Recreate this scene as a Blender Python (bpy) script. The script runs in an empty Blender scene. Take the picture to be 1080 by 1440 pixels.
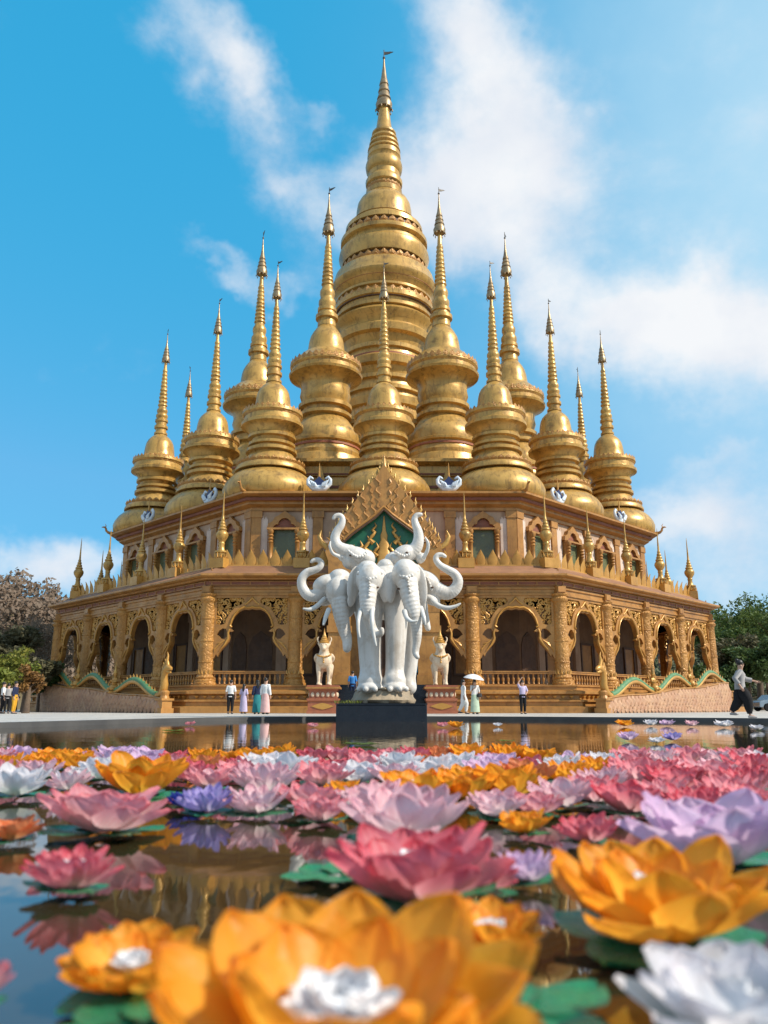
import bpy, bmesh, math, random
from mathutils import Vector, Matrix
R = math.radians
sin, cos, tan, pi = math.sin, math.cos, math.tan, math.pi
random.seed(7)
scene = bpy.context.scene
COL = scene.collection

# ------------------------------------------------------------------ camera numbers (photo 1080 x 1440)
F = 1118.0; CX, CY = 540.0, 720.0; HOR = 995.0
PITCH = math.atan((HOR - CY) / F)
HC = 0.42            # camera height over the water (z = 0)
GZ = 0.10            # paving level

def at(px, py, Y):
    """world X, Z of a photo pixel at distance Y"""
    t = tan(PITCH + math.atan((CY - py) / F))
    h = Y * t
    zc = Y * cos(PITCH) + h * sin(PITCH)
    return (px - CX) * zc / F, HC + h

def on_level(px, py, z=0.0):
    """world X, Y of a photo pixel lying on a horizontal level z"""
    t = tan(PITCH + math.atan((CY - py) / F))
    h = z - HC
    Y = h / t
    zc = Y * cos(PITCH) + h * sin(PITCH)
    return (px - CX) * zc / F, Y, zc

# ------------------------------------------------------------------ mesh builder
class MB:
    def __init__(s): s.v = []; s.f = []; s.t = None
    def add(s, vs, fs):
        n = len(s.v); s.v += [tuple(v) for v in vs]; s.f += [tuple(i + n for i in f) for f in fs]; return s
    def box(s, x0, x1, y0, y1, z0, z1):
        return s.add([(x0,y0,z0),(x1,y0,z0),(x1,y1,z0),(x0,y1,z0),(x0,y0,z1),(x1,y0,z1),(x1,y1,z1),(x0,y1,z1)],
                     [(3,2,1,0),(4,5,6,7),(0,1,5,4),(1,2,6,5),(2,3,7,6),(3,0,4,7)])
    def lathe(s, prof, seg=32, c=(0,0,0), rot=0.0, sx=1.0, sy=1.0, closed=False):
        vs = []; fs = []
        for (r, z) in prof:
            for k in range(seg):
                a = rot + 2*pi*k/seg
                vs.append((c[0]+r*cos(a)*sx, c[1]+r*sin(a)*sy, c[2]+z))
        m = len(prof)
        for i in range(m if closed else m-1):
            j = (i+1) % m
            for k in range(seg):
                l = (k+1) % seg
                fs.append((i*seg+k, i*seg+l, j*seg+l, j*seg+k))
        if not closed:
            if prof[0][0] > 1e-4: fs.append(tuple(range(seg))[::-1])
            if prof[-1][0] > 1e-4: fs.append(tuple((m-1)*seg+k for k in range(seg)))
        return s.add(vs, fs)
    def octo(s, prof, closed=False, c=(0,0,0)):
        """profile of (apothem, z): octagon with a flat side to -Y"""
        q = 1/cos(R(22.5))
        return s.lathe([(a*q, z) for a, z in prof], 8, c, R(22.5), closed=closed)
    def tube(s, pts, rad, seg=8, cap=True, flat=1.0):
        pts = [Vector(p) for p in pts]; n = len(pts)
        if not hasattr(rad, '__len__'): rad = [rad]*n
        vs = []; fs = []; up = None
        for i, p in enumerate(pts):
            d = (pts[min(i+1, n-1)] - pts[max(i-1, 0)])
            d = d.normalized() if d.length > 1e-9 else Vector((0,0,1))
            if up is None:
                up = Vector((0,0,1)) if abs(d.z) < .9 else Vector((0,1,0))
            a = d.cross(up)
            if a.length < 1e-4: a = d.orthogonal()
            a.normalize(); b = a.cross(d).normalized(); up = b
            for k in range(seg):
                t = 2*pi*k/seg
                vs.append(p + a*cos(t)*rad[i] + b*sin(t)*rad[i]*flat)
        for i in range(n-1):
            for k in range(seg):
                l = (k+1) % seg
                fs.append((i*seg+k, i*seg+l, (i+1)*seg+l, (i+1)*seg+k))
        if cap:
            fs.append(tuple(range(seg))[::-1]); fs.append(tuple((n-1)*seg+k for k in range(seg)))
        return s.add(vs, fs)
    def ball(s, c, r, seg=12, ring=8, m=None):
        if not hasattr(r, '__len__'): r = (r, r, r)
        vs = []; fs = []
        for i in range(ring+1):
            a = -pi/2 + pi*i/ring
            for k in range(seg):
                b = 2*pi*k/seg
                p = Vector((r[0]*cos(a)*cos(b), r[1]*cos(a)*sin(b), r[2]*sin(a)))
                if m is not None: p = m @ p
                vs.append(p + Vector(c))
        for i in range(ring):
            for k in range(seg):
                l = (k+1) % seg
                fs.append((i*seg+k, i*seg+l, (i+1)*seg+l, (i+1)*seg+k))
        return s.add(vs, fs)
    def plate(s, loops, y0, y1, xf=None):
        """extruded flat shape: loops[0] the outline, others holes, as (x, z); between y0 and y1"""
        bm = bmesh.new(); edges = []
        for lp in loops:
            vv = [bm.verts.new((x, 0, z)) for x, z in lp]
            for i in range(len(vv)): edges.append(bm.edges.new((vv[i], vv[(i+1) % len(vv)])))
        bmesh.ops.triangle_fill(bm, edges=edges, use_beauty=True, use_dissolve=False, normal=(0,-1,0))
        bm.verts.index_update()
        vs = [v.co.copy() for v in bm.verts]; tf = [tuple(v.index for v in f.verts) for f in bm.faces]
        bm.free(); n = len(vs)
        V = [Vector((p.x, y0, p.z)) for p in vs] + [Vector((p.x, y1, p.z)) for p in vs]
        fs = []
        for t in tf:
            a, b, c = (vs[i] for i in t[:3])
            fl = ((b.x-a.x)*(c.z-a.z) - (b.z-a.z)*(c.x-a.x)) < 0
            t = t[::-1] if fl else t
            fs.append(t); fs.append(tuple(i+n for i in t[::-1]))
        k = 0
        for li, lp in enumerate(loops):
            m = len(lp)
            ar = sum(lp[i][0]*lp[(i+1)%m][1]-lp[(i+1)%m][0]*lp[i][1] for i in range(m))
            for i in range(m):
                a, b = k+i, k+(i+1) % m
                q = (b, a, a+n, b+n)
                if (ar < 0) != (li > 0): q = q[::-1]
                fs.append(q)
            k += m
        if xf: V = [xf(v) for v in V]
        return s.add(V, fs)
    def mesh(s, name, smooth=40):
        me = bpy.data.meshes.new(name)
        me.from_pydata(s.v, [], s.f); me.validate(); me.update()
        if smooth:
            me.polygons.foreach_set('use_smooth', [True]*len(me.polygons))
            if smooth < 180: me.set_sharp_from_angle(angle=R(smooth))
        return me
    def build(s, name, mat, parent=None, smooth=40, loc=(0,0,0), rz=0.0):
        return mesh_obj(name, s.mesh(name, smooth), mat, parent, loc, rz)

def mesh_obj(name, me, mat, parent=None, loc=(0,0,0), rz=0.0):
    o = bpy.data.objects.new(name, me); COL.objects.link(o)
    if mat is not None:
        if len(me.materials) == 0: me.materials.append(mat)
        elif me.materials[0] != mat:
            o.material_slots[0].link = 'OBJECT'; o.material_slots[0].material = mat
    o.parent = parent; o.location = loc; o.rotation_euler = (0, 0, rz)
    return o

def tag(o, label=None, cat=None, group=None, kind=None):
    if label: o['label'] = label
    if cat: o['category'] = cat
    if group: o['group'] = group
    if kind: o['kind'] = kind
    return o

def thing(name, label, cat, loc=(0,0,0), rz=0.0, group=None):
    o = bpy.data.objects.new(name, None); COL.objects.link(o)
    o.empty_display_size = .3
    o.location = loc; o.rotation_euler = (0, 0, rz)
    return tag(o, label, cat, group)

KIDS = {}
def kids(o): return [c for c in bpy.data.objects if c.parent == o]
def copy_tree(o, parent=None):
    c = o.copy(); COL.objects.link(c); c.parent = parent
    for ch in kids(o): copy_tree(ch, c)
    return c

# ------------------------------------------------------------------ materials
def new_mat(name):
    m = bpy.data.materials.new(name); m.use_nodes = True
    nt = m.node_tree; nt.nodes.clear()
    out = nt.nodes.new('ShaderNodeOutputMaterial')
    p = nt.nodes.new('ShaderNodeBsdfPrincipled')
    nt.links.new(p.outputs[0], out.inputs[0])
    return m, nt, p, out
def N(nt, t, **k):
    n = nt.nodes.new(t)
    for a, b in k.items():
        if a.startswith('i_'): n.inputs[a[2:].replace('_', ' ')].default_value = b
        else: setattr(n, a, b)
    return n
def ramp(nt, fac, stops):
    r = nt.nodes.new('ShaderNodeValToRGB'); cr = r.color_ramp
    while len(cr.elements) < len(stops): cr.elements.new(.5)
    for e, (p, c) in zip(cr.elements, stops):
        e.position = p; e.color = (c[0], c[1], c[2], 1) if hasattr(c, '__len__') else (c, c, c, 1)
    nt.links.new(fac, r.inputs[0]); return r.outputs[0]
def mixc(nt, fac, a, b, blend='MIX'):
    m = nt.nodes.new('ShaderNodeMix'); m.data_type = 'RGBA'; m.blend_type = blend
    for sock, v in ((m.inputs[0], fac), (m.inputs[6], a), (m.inputs[7], b)):
        if isinstance(v, bpy.types.NodeSocket): nt.links.new(v, sock)
        elif hasattr(v, '__len__'): sock.default_value = (v[0], v[1], v[2], 1)
        else: sock.default_value = v
    return m.outputs[2]
def coords(nt, scale=(1,1,1), kind='Object'):
    tc = nt.nodes.new('ShaderNodeTexCoord'); mp = nt.nodes.new('ShaderNodeMapping')
    mp.inputs['Scale'].default_value = scale
    oi = nt.nodes.new('ShaderNodeObjectInfo'); sh = nt.nodes.new('ShaderNodeVectorMath'); sh.operation = 'MULTIPLY_ADD'   # every copy weathers differently
    sh.inputs[1].default_value = (37.0, 23.0, 41.0)
    nt.links.new(oi.outputs['Random'], sh.inputs[0]); nt.links.new(tc.outputs[kind], sh.inputs[2])
    nt.links.new(sh.outputs[0], mp.inputs[0]); return mp.outputs[0]
def noise(nt, vec, sc, det=4, rough=.55, dist=0.0):
    n = N(nt, 'ShaderNodeTexNoise'); n.inputs['Scale'].default_value = sc
    n.inputs['Detail'].default_value = det; n.inputs['Roughness'].default_value = rough
    n.inputs['Distortion'].default_value = dist
    if vec is not None: nt.links.new(vec, n.inputs['Vector'])
    return n.outputs[0]
def bump(nt, p, h, strength=.3, dist=.05):
    b = N(nt, 'ShaderNodeBump'); b.inputs['Strength'].default_value = strength; b.inputs['Distance'].default_value = dist
    nt.links.new(h, b.inputs['Height']); nt.links.new(b.outputs[0], p.inputs['Normal'])

def surf(name, base, alt=None, sc=1.2, rough=.5, metal=0.0, dirt=None, dirt_amt=.5, streak=0.0, bscale=8.0, bstr=.15, bdist=.03, relief=0.0, rsc=3.0, spec=.5):
    """a weathered painted / plastered surface: two tones by noise, dirt patches, rain streaks, fine bump, optional carved relief"""
    m, nt, p, out = new_mat(name)
    v = coords(nt)
    alt = alt or tuple(c*.75 for c in base)
    c = mixc(nt, ramp(nt, noise(nt, v, sc, 6, .6), [(.35, 0.0), (.68, 1.0)]), base, alt)
    if dirt:
        d1 = ramp(nt, noise(nt, v, sc*2.3, 8, .7, .6), [(.50, 0.0), (.72, dirt_amt)])
        c = mixc(nt, d1, c, dirt)
        if streak:
            vs = coords(nt, (2.2, 2.2, .16))
            d2 = ramp(nt, noise(nt, vs, 1.6, 6, .65), [(.52, 0.0), (.74, streak)])
            c = mixc(nt, d2, c, dirt)
    nt.links.new(c, p.inputs['Base Color'])
    p.inputs['Metallic'].default_value = metal
    p.inputs['Specular IOR Level'].default_value = spec
    rr = ramp(nt, noise(nt, v, sc*3, 5), [(.3, max(.02, rough-.12)), (.7, min(1, rough+.15))])
    nt.links.new(rr, p.inputs['Roughness'])
    h = noise(nt, v, bscale, 8, .65)
    if relief:
        vo = N(nt, 'ShaderNodeTexVoronoi', feature='DISTANCE_TO_EDGE'); vo.inputs['Scale'].default_value = rsc
        nz = N(nt, 'ShaderNodeTexNoise'); nz.inputs['Scale'].default_value = rsc*.8
        nt.links.new(v, nz.inputs['Vector'])
        dv = mixc(nt, .25, v, nz.outputs['Color'], 'ADD')
        nt.links.new(dv, vo.inputs['Vector'])
        e = ramp(nt, vo.outputs['Distance'], [(.02, 0.0), (.16, 1.0)])
        ma = N(nt, 'ShaderNodeMath', operation='MULTIPLY_ADD'); ma.inputs[1].default_value = relief
        nt.links.new(e, ma.inputs[0]); nt.links.new(h, ma.inputs[2]); h = ma.outputs[0]
    bump(nt, p, h, bstr, bdist)
    return m

M = {}
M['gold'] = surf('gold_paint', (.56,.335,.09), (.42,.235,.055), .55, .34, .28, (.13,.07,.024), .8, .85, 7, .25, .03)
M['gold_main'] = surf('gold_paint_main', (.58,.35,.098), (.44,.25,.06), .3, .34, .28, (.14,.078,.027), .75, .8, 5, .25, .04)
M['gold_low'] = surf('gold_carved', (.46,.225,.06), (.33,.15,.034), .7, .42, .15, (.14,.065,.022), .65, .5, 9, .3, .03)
M['gold_relief'] = surf('gold_relief', (.50,.25,.064), (.36,.165,.036), .8, .42, .15, (.14,.065,.022), .45, .3, 9, .55, .04, relief=1.2, rsc=4.5)
M['gold_bright'] = surf('gold_bright', (.55,.295,.07), (.41,.205,.042), .9, .36, .22, (.3,.14,.03), .4, .2, 12, .3, .02)
M['hti'] = surf('aged_gilt_metal', (.36,.26,.14), (.22,.16,.10), 2, .4, .6, (.10,.08,.06), .5)
M['vane'] = surf('dark_metal', (.10,.09,.08), None, 2, .5, .5)
M['roof'] = surf('roof_brown', (.31,.15,.075), (.22,.10,.05), .6, .65, .05, (.13,.075,.05), .5, .3, 8, .3, .03)
M['maroon'] = surf('maroon_band', (.25,.085,.045), (.19,.06,.03), 1, .6, 0, (.09,.04,.03), .4)
M['cream'] = surf('cream_plaster', (.48,.33,.225), (.39,.26,.17), .6, .7, 0, (.24,.15,.1), .5, .6, 9, .2, .02)
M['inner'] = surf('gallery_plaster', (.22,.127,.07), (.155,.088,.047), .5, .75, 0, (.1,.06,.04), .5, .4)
M['wood'] = surf('dark_wood', (.12,.06,.03), (.07,.035,.02), 2, .55)
M['green_pane'] = surf('green_glass', (.13,.15,.075), (.09,.11,.055), .8, .3, 0, (.05,.05,.03), .5)
M['green_enamel'] = surf('green_enamel', (.012,.12,.055), (.006,.075,.04), 1.5, .35)
M['naga_green'] = surf('naga_green', (.10,.24,.10), (.05,.16,.07), 2, .45, 0, (.2,.17,.07), .6, 0, 14, .4, .02, relief=.8, rsc=9)
M['white'] = surf('statue_white', (.67,.645,.61), (.57,.54,.50), .8, .36, 0, (.34,.26,.18), .55, .6, 7, .32, .035)
M['tusk'] = surf('tusk_white', (.66,.65,.62), None, 2, .22)
M['ivory'] = surf('statue_ivory', (.66,.54,.40), (.56,.42,.28), 1.6, .5, 0, (.34,.18,.06), .5, .3, 12, .3, .02)
M['rock'] = surf('statue_rock', (.36,.28,.19), (.26,.20,.13), 1.6, .6, 0, (.12,.1,.07), .5, .3, 6, .6, .05)
M['black'] = surf('black_granite', (.010,.014,.022), (.016,.02,.028), 4, .2, spec=.3)
M['terra'] = surf('terracotta', (.36,.12,.055), (.28,.085,.04), 1.6, .55, 0, (.12,.06,.04), .5, .3, 9, .3, .02)
M['naga_wall'] = surf('naga_scales', (.46,.27,.15), (.36,.18,.10), 1.1, .55, 0, (.16,.09,.07), .5, .4, 12, .3, .02)
M['swan'] = surf('swan_white', (.62,.68,.74), (.45,.54,.64), 2, .4)
M['navy'] = surf('navy_enamel', (.02,.035,.12), None, 2, .4)
M['pave'] = surf('pale_paving', (.56,.52,.47), (.47,.43,.385), .5, .6, 0, (.2,.18,.16), .5, 0, 14, .2, .01)
def joints(mat, sx, sy, amt):
    nt = mat.node_tree; p = [n for n in nt.nodes if n.type == 'BSDF_PRINCIPLED'][0]
    src = p.inputs['Base Color'].links[0].from_socket
    br = N(nt, 'ShaderNodeTexBrick'); br.inputs['Scale'].default_value = 1; br.inputs['Brick Width'].default_value = sx; br.inputs['Row Height'].default_value = sy
    br.inputs['Mortar Size'].default_value = .012; br.inputs['Color1'].default_value = (1,1,1,1); br.inputs['Color2'].default_value = (.82,.82,.82,1); br.inputs['Mortar'].default_value = (amt,amt,amt,1)
    nt.links.new(coords(nt), br.inputs['Vector'])
    nt.links.new(mixc(nt, 1.0, src, br.outputs['Color'], 'MULTIPLY'), p.inputs['Base Color'])
joints(M['pave'], 1.2, .6, .35)
M['kerb'] = surf('kerb_stone', (.44,.42,.40), (.34,.33,.32), 1.5, .55, 0, (.14,.12,.1), .5, .3)
M['dirt'] = surf('dry_ground', (.16,.12,.07), (.10,.10,.045), .05, .9, 0, (.07,.06,.035), .6)
M['pool'] = surf('pool_lining', (.085,.082,.08), (.05,.05,.052), .8, .6)
M['skin'] = surf('skin', (.50,.30,.21), (.45,.26,.18), 3, .5)
M['hair'] = surf('hair_black', (.012,.010,.009), None, 5, .45)
M['bark'] = surf('bark', (.13,.09,.06), (.08,.055,.04), 2, .9, 0, (.04,.03,.02), .5, .4, 12, .6, .03)
M['bark_pale'] = surf('bark_pale', (.32,.26,.20), (.20,.16,.12), 2, .85, 0, (.1,.08,.06), .5)
def cloth(name, c): M[name] = surf(name, c, tuple(x*.8 for x in c), 6, .85, 0, None, bscale=40, bstr=.25, bdist=.01, spec=.2)
for n, c in (('c_white',(.72,.72,.72)),('c_black',(.015,.015,.017)),('c_grey',(.34,.33,.33)),('c_navy',(.02,.028,.07)),('c_teal',(.03,.20,.22)),
             ('c_pink',(.70,.44,.42)),('c_lilac',(.50,.44,.62)),('c_mint',(.42,.52,.40)),('c_blue',(.05,.22,.55)),('c_cyan',(.04,.38,.62)),('c_char',(.05,.048,.05)),('c_yellow',(.6,.32,.03))):
    cloth(n, c)

def leaf_mat(name, a, b, c2, sc=.5):
    m, nt, p, out = new_mat(name)
    v = coords(nt)
    c = mixc(nt, ramp(nt, noise(nt, v, sc, 4), [(.35, 0.0), (.65, 1.0)]), a, b)
    c = mixc(nt, ramp(nt, noise(nt, v, sc*6, 3), [(.45, 0.0), (.7, .8)]), c, c2)
    nt.links.new(c, p.inputs['Base Color']); p.inputs['Roughness'].default_value = .6
    p.inputs['Specular IOR Level'].default_value = .3
    tr = N(nt, 'ShaderNodeBsdfTranslucent'); nt.links.new(c, tr.inputs['Color'])
    mx = N(nt, 'ShaderNodeMixShader'); mx.inputs[0].default_value = .3
    nt.links.new(p.outputs[0], mx.inputs[1]); nt.links.new(tr.outputs[0], mx.inputs[2]); nt.links.new(mx.outputs[0], out.inputs[0])
    M[name] = m
leaf_mat('leaf_dark', (.06,.105,.03), (.09,.14,.04), (.035,.065,.02))
leaf_mat('leaf_mid', (.09,.145,.03), (.14,.18,.045), (.05,.09,.025))
leaf_mat('leaf_lime', (.16,.20,.03), (.24,.22,.04), (.07,.11,.02))
leaf_mat('leaf_dry', (.19,.13,.085), (.23,.155,.10), (.13,.095,.06))
leaf_mat('leaf_olive', (.10,.095,.045), (.13,.115,.06), (.06,.06,.03))
leaf_mat('leaf_rust', (.25,.12,.04), (.30,.17,.05), (.12,.08,.03))
leaf_mat('wood_far', (.20,.14,.10), (.24,.17,.12), (.15,.115,.08), .06)
leaf_mat('wood_far_green', (.12,.145,.08), (.17,.175,.10), (.09,.11,.06), .12)

def petal_mat(name, base, mid, tip, trans=.58):
    """thin waxed-cloth petal: dye runs from base to tip along the petal (attribute t)"""
    m, nt, p, out = new_mat(name)
    a = N(nt, 'ShaderNodeAttribute', attribute_name='t')
    v = coords(nt)
    ad = N(nt, 'ShaderNodeMath', operation='MULTIPLY_ADD'); ad.inputs[1].default_value = .22
    nt.links.new(noise(nt, v, 7, 4), ad.inputs[0])
    sb = N(nt, 'ShaderNodeMath', operation='SUBTRACT'); sb.inputs[1].default_value = .11
    nt.links.new(a.outputs['Fac'], ad.inputs[2]); nt.links.new(ad.outputs[0], sb.inputs[0])
    c = ramp(nt, sb.outputs[0], [(.08, base), (.5, mid), (.95, tip)])
    c = mixc(nt, ramp(nt, noise(nt, v, 3, 3), [(.4, 0.0), (.75, .35)]), c, tuple(x*.7 for x in mid))
    sv = N(nt, 'ShaderNodeAttribute', attribute_name='s')       # fine veins running along the petal
    vn = N(nt, 'ShaderNodeMath', operation='MULTIPLY'); vn.inputs[1].default_value = 31
    nt.links.new(sv.outputs['Fac'], vn.inputs[0]); vs_ = N(nt, 'ShaderNodeMath', operation='SINE'); nt.links.new(vn.outputs[0], vs_.inputs[0])
    c = mixc(nt, ramp(nt, vs_.outputs[0], [(.55, 0.0), (1.0, .30)]), c, tip)
    nt.links.new(c, p.inputs['Base Color']); p.inputs['Roughness'].default_value = .42
    p.inputs['Specular IOR Level'].default_value = .35
    w = N(nt, 'ShaderNodeTexNoise'); w.inputs['Scale'].default_value = 26; w.inputs['Detail'].default_value = 3
    nt.links.new(v, w.inputs['Vector']); bump(nt, p, w.outputs[0], .25, .01)
    tr = N(nt, 'ShaderNodeBsdfTranslucent'); nt.links.new(c, tr.inputs['Color'])
    mx = N(nt, 'ShaderNodeMixShader'); mx.inputs[0].default_value = trans
    nt.links.new(p.outputs[0], mx.inputs[1]); nt.links.new(tr.outputs[0], mx.inputs[2]); nt.links.new(mx.outputs[0], out.inputs[0])
    return m
PET = {
 'orange': petal_mat('petal_orange', (.97,.68,.13), (.98,.59,.075), (.95,.36,.025)),
 'pink':   petal_mat('petal_pink', (.94,.86,.87), (.92,.62,.66), (.84,.25,.30)),
 'crimson':petal_mat('petal_crimson', (.92,.72,.74), (.88,.42,.47), (.76,.12,.17)),
 'rose':   petal_mat('petal_pale_pink', (.93,.88,.89), (.91,.78,.81), (.86,.48,.55)),
 'white':  petal_mat('petal_white', (.86,.87,.84), (.84,.84,.86), (.84,.80,.84)),
 'lilac':  petal_mat('petal_lilac', (.92,.86,.91), (.87,.73,.86), (.76,.52,.74)),
 'violet': petal_mat('petal_violet', (.74,.68,.88), (.62,.54,.82), (.42,.34,.70)),
 'blue':   petal_mat('petal_blue', (.08,.12,.55), (.04,.07,.45), (.03,.05,.36)),
 'peach':  petal_mat('petal_peach', (.92,.62,.36), (.90,.40,.18), (.82,.26,.10)),
}
M['tuft'] = petal_mat('tuft_white', (.80,.82,.88), (.82,.83,.88), (.86,.86,.88), .25)
M['pad'] = surf('pad_green', (.02,.21,.085), (.012,.14,.075), 5, .28, 0, (.03,.12,.10), .4, 0, 20, .3, .02)
# ------------------------------------------------------------------ sun, sky, camera
SUN_AZ, SUN_EL = 111.0, 40.0        # clockwise from +Y (straight away from the camera)
def make_world():
    w = bpy.data.worlds.new('World'); scene.world = w; w.use_nodes = True
    nt = w.node_tree; nt.nodes.clear()
    out = N(nt, 'ShaderNodeOutputWorld'); bg = N(nt, 'ShaderNodeBackground'); nt.links.new(bg.outputs[0], out.inputs[0])
    sky = N(nt, 'ShaderNodeTexSky', sky_type='NISHITA', sun_disc=False)
    sky.sun_elevation = R(SUN_EL); sky.sun_rotation = R(SUN_AZ); sky.altitude = 900
    sky.air_density = 1.15; sky.dust_density = .6; sky.ozone_density = 2.2
    hs = N(nt, 'ShaderNodeHueSaturation'); hs.inputs['Hue'].default_value = .5; hs.inputs['Saturation'].default_value = 1.0; hs.inputs['Value'].default_value = SKY_VAL
    # the photograph's thin azure air: flatter green and blue, deeper red loss towards the zenith
    sp = N(nt, 'ShaderNodeSeparateColor'); cb = N(nt, 'ShaderNodeCombineColor'); nt.links.new(sky.outputs[0], sp.inputs[0])
    K = SKY_STR*2**EXPO
    for i, (g, a) in enumerate(((1.35, .62), (.24, .565), (.22, .88))):
        p_ = N(nt, 'ShaderNodeMath', operation='POWER'); p_.inputs[1].default_value = g
        q_ = N(nt, 'ShaderNodeMath', operation='MULTIPLY'); q_.inputs[1].default_value = a*K**(g-1)
        if i == 0:
            mn = N(nt, 'ShaderNodeMath', operation='MINIMUM'); mn.inputs[1].default_value = .14/K
            nt.links.new(q_.outputs[0], mn.inputs[0])
        nt.links.new(sp.outputs[i], p_.inputs[0]); nt.links.new(p_.outputs[0], q_.inputs[0]); nt.links.new(mn.outputs[0] if i == 0 else q_.outputs[0], cb.inputs[i])
    nt.links.new(cb.outputs[0], hs.inputs['Color'])
    tc = N(nt, 'ShaderNodeTexCoord'); d = tc.outputs['Generated']
    sep = N(nt, 'ShaderNodeSeparateXYZ'); nt.links.new(d, sep.inputs[0])
    def ma(op, a, b=None, c=None):
        n = N(nt, 'ShaderNodeMath', operation=op)
        for i, x in enumerate((a, b, c)):
            if x is None: continue
            if isinstance(x, bpy.types.NodeSocket): nt.links.new(x, n.inputs[i])
            else: n.inputs[i].default_value = x
        return n.outputs[0]
    az = ma('ARCTAN2', sep.outputs[0], sep.outputs[1]); el = ma('ARCSINE', sep.outputs[2])
    cmb = N(nt, 'ShaderNodeCombineXYZ'); nt.links.new(az, cmb.inputs[0]); nt.links.new(el, cmb.inputs[1])
    # warp of the cloud outlines
    wn = N(nt, 'ShaderNodeTexNoise'); wn.inputs['Scale'].default_value = 5.5; wn.inputs['Detail'].default_value = 5; wn.inputs['Roughness'].default_value = .6
    nt.links.new(d, wn.inputs['Vector'])
    wsep = N(nt, 'ShaderNodeSeparateColor'); nt.links.new(wn.outputs['Color'], wsep.inputs[0])
    az2 = ma('MULTIPLY_ADD', ma('SUBTRACT', wsep.outputs[0], .5), .22, az)
    el2 = ma('MULTIPLY_ADD', ma('SUBTRACT', wsep.outputs[1], .5), .20, el)
    def blob(px, py, rx, ry, ang, amp):
        v = (CY - py) / F; u = (px - CX) / F
        y = cos(PITCH) - v*sin(PITCH); z = sin(PITCH) + v*cos(PITCH)
        a0 = math.atan2(u, y); e0 = math.asin(z / math.sqrt(u*u + y*y + z*z))
        sc_ = 1/F
        dx = ma('SUBTRACT', az2, a0); dy = ma('SUBTRACT', el2, e0)
        c, s = cos(R(ang)), sin(R(ang))
        p = ma('MULTIPLY_ADD', dx, c/(rx*sc_), ma('MULTIPLY', dy, s/(rx*sc_)))
        q = ma('MULTIPLY_ADD', dx, -s/(ry*sc_), ma('MULTIPLY', dy, c/(ry*sc_)))
        r2 = ma('ADD', ma('MULTIPLY', p, p), ma('MULTIPLY', q, q))
        return ma('MULTIPLY', ma('POWER', 2.718, ma('MULTIPLY', r2, -1.0)), amp)
    tot = None
    for b in CLOUDS:
        k = blob(*b); tot = k if tot is None else ma('ADD', tot, k)
    n1 = N(nt, 'ShaderNodeTexNoise'); n1.inputs['Scale'].default_value = 4.2; n1.inputs['Detail'].default_value = 9; n1.inputs['Roughness'].default_value = .56; n1.inputs['Distortion'].default_value = .35
    mp = N(nt, 'ShaderNodeMapping'); mp.inputs['Scale'].default_value = (1, 1, 1.35); nt.links.new(d, mp.inputs[0]); nt.links.new(mp.outputs[0], n1.inputs['Vector'])
    # cloud cover = blobs carved by noise, plus unseen cover added outside the view for fill light
    def sm(x, a, b):
        n = N(nt, 'ShaderNodeMapRange', interpolation_type='SMOOTHSTEP'); n.inputs[1].default_value = a; n.inputs[2].default_value = b
        nt.links.new(x, n.inputs[0]); return n.outputs[0]
    # unseen bright cloud added beside, behind and overhead to fill the shaded front
    fill_cloud = ma('MULTIPLY', ma('MAXIMUM', sm(ma('ABSOLUTE', az), .72, 1.15), sm(el, .95, 1.25)), .9)
    dens = ma('MULTIPLY_ADD', ma('SUBTRACT', n1.outputs[0], .5), 1.35, ma('ADD', ma('SUBTRACT', tot, .44), fill_cloud))
    n3 = N(nt, 'ShaderNodeTexNoise'); n3.inputs['Scale'].default_value = 14; n3.inputs['Detail'].default_value = 8; n3.inputs['Roughness'].default_value = .62
    nt.links.new(mp.outputs[0], n3.inputs['Vector'])
    dens = ma('MULTIPLY_ADD', ma('SUBTRACT', n3.outputs[0], .5), .85, dens)
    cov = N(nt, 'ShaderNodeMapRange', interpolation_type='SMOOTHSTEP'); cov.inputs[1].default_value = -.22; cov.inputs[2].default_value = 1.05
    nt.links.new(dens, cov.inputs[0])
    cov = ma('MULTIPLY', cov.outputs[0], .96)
    veil = ma('ADD', blob(1120, 250, 360, 560, 0, .62), blob(540, 1000, 1500, 150, 0, .18))       # thin high haze towards the sun and low down
    vc = N(nt, 'ShaderNodeVectorMath', operation='SCALE'); vc.inputs[0].default_value = (.66, .89, 1.0); vc.inputs['Scale'].default_value = 1.0/K
    hazy = mixc(nt, veil, hs.outputs[0], vc.outputs[0])
    n2 = N(nt, 'ShaderNodeTexNoise'); n2.inputs['Scale'].default_value = 9; n2.inputs['Detail'].default_value = 7
    nt.links.new(d, n2.inputs['Vector'])
    cc = ramp(nt, n2.outputs[0], [(.3, CLOUD_LO), (.62, CLOUD_HI)])
    cs = N(nt, 'ShaderNodeVectorMath', operation='SCALE'); cs.inputs['Scale'].default_value = .97/K; nt.links.new(cc, cs.inputs[0])
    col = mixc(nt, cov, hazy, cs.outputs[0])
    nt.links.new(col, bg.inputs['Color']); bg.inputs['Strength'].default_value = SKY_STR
SKY_STR = .12; EXPO = .5; SKY_VAL = 1.0; CLOUD_LO = (.78,.83,.92); CLOUD_HI = (.97,.98,1.0); CLOUD_GAIN = 6.3
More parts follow.
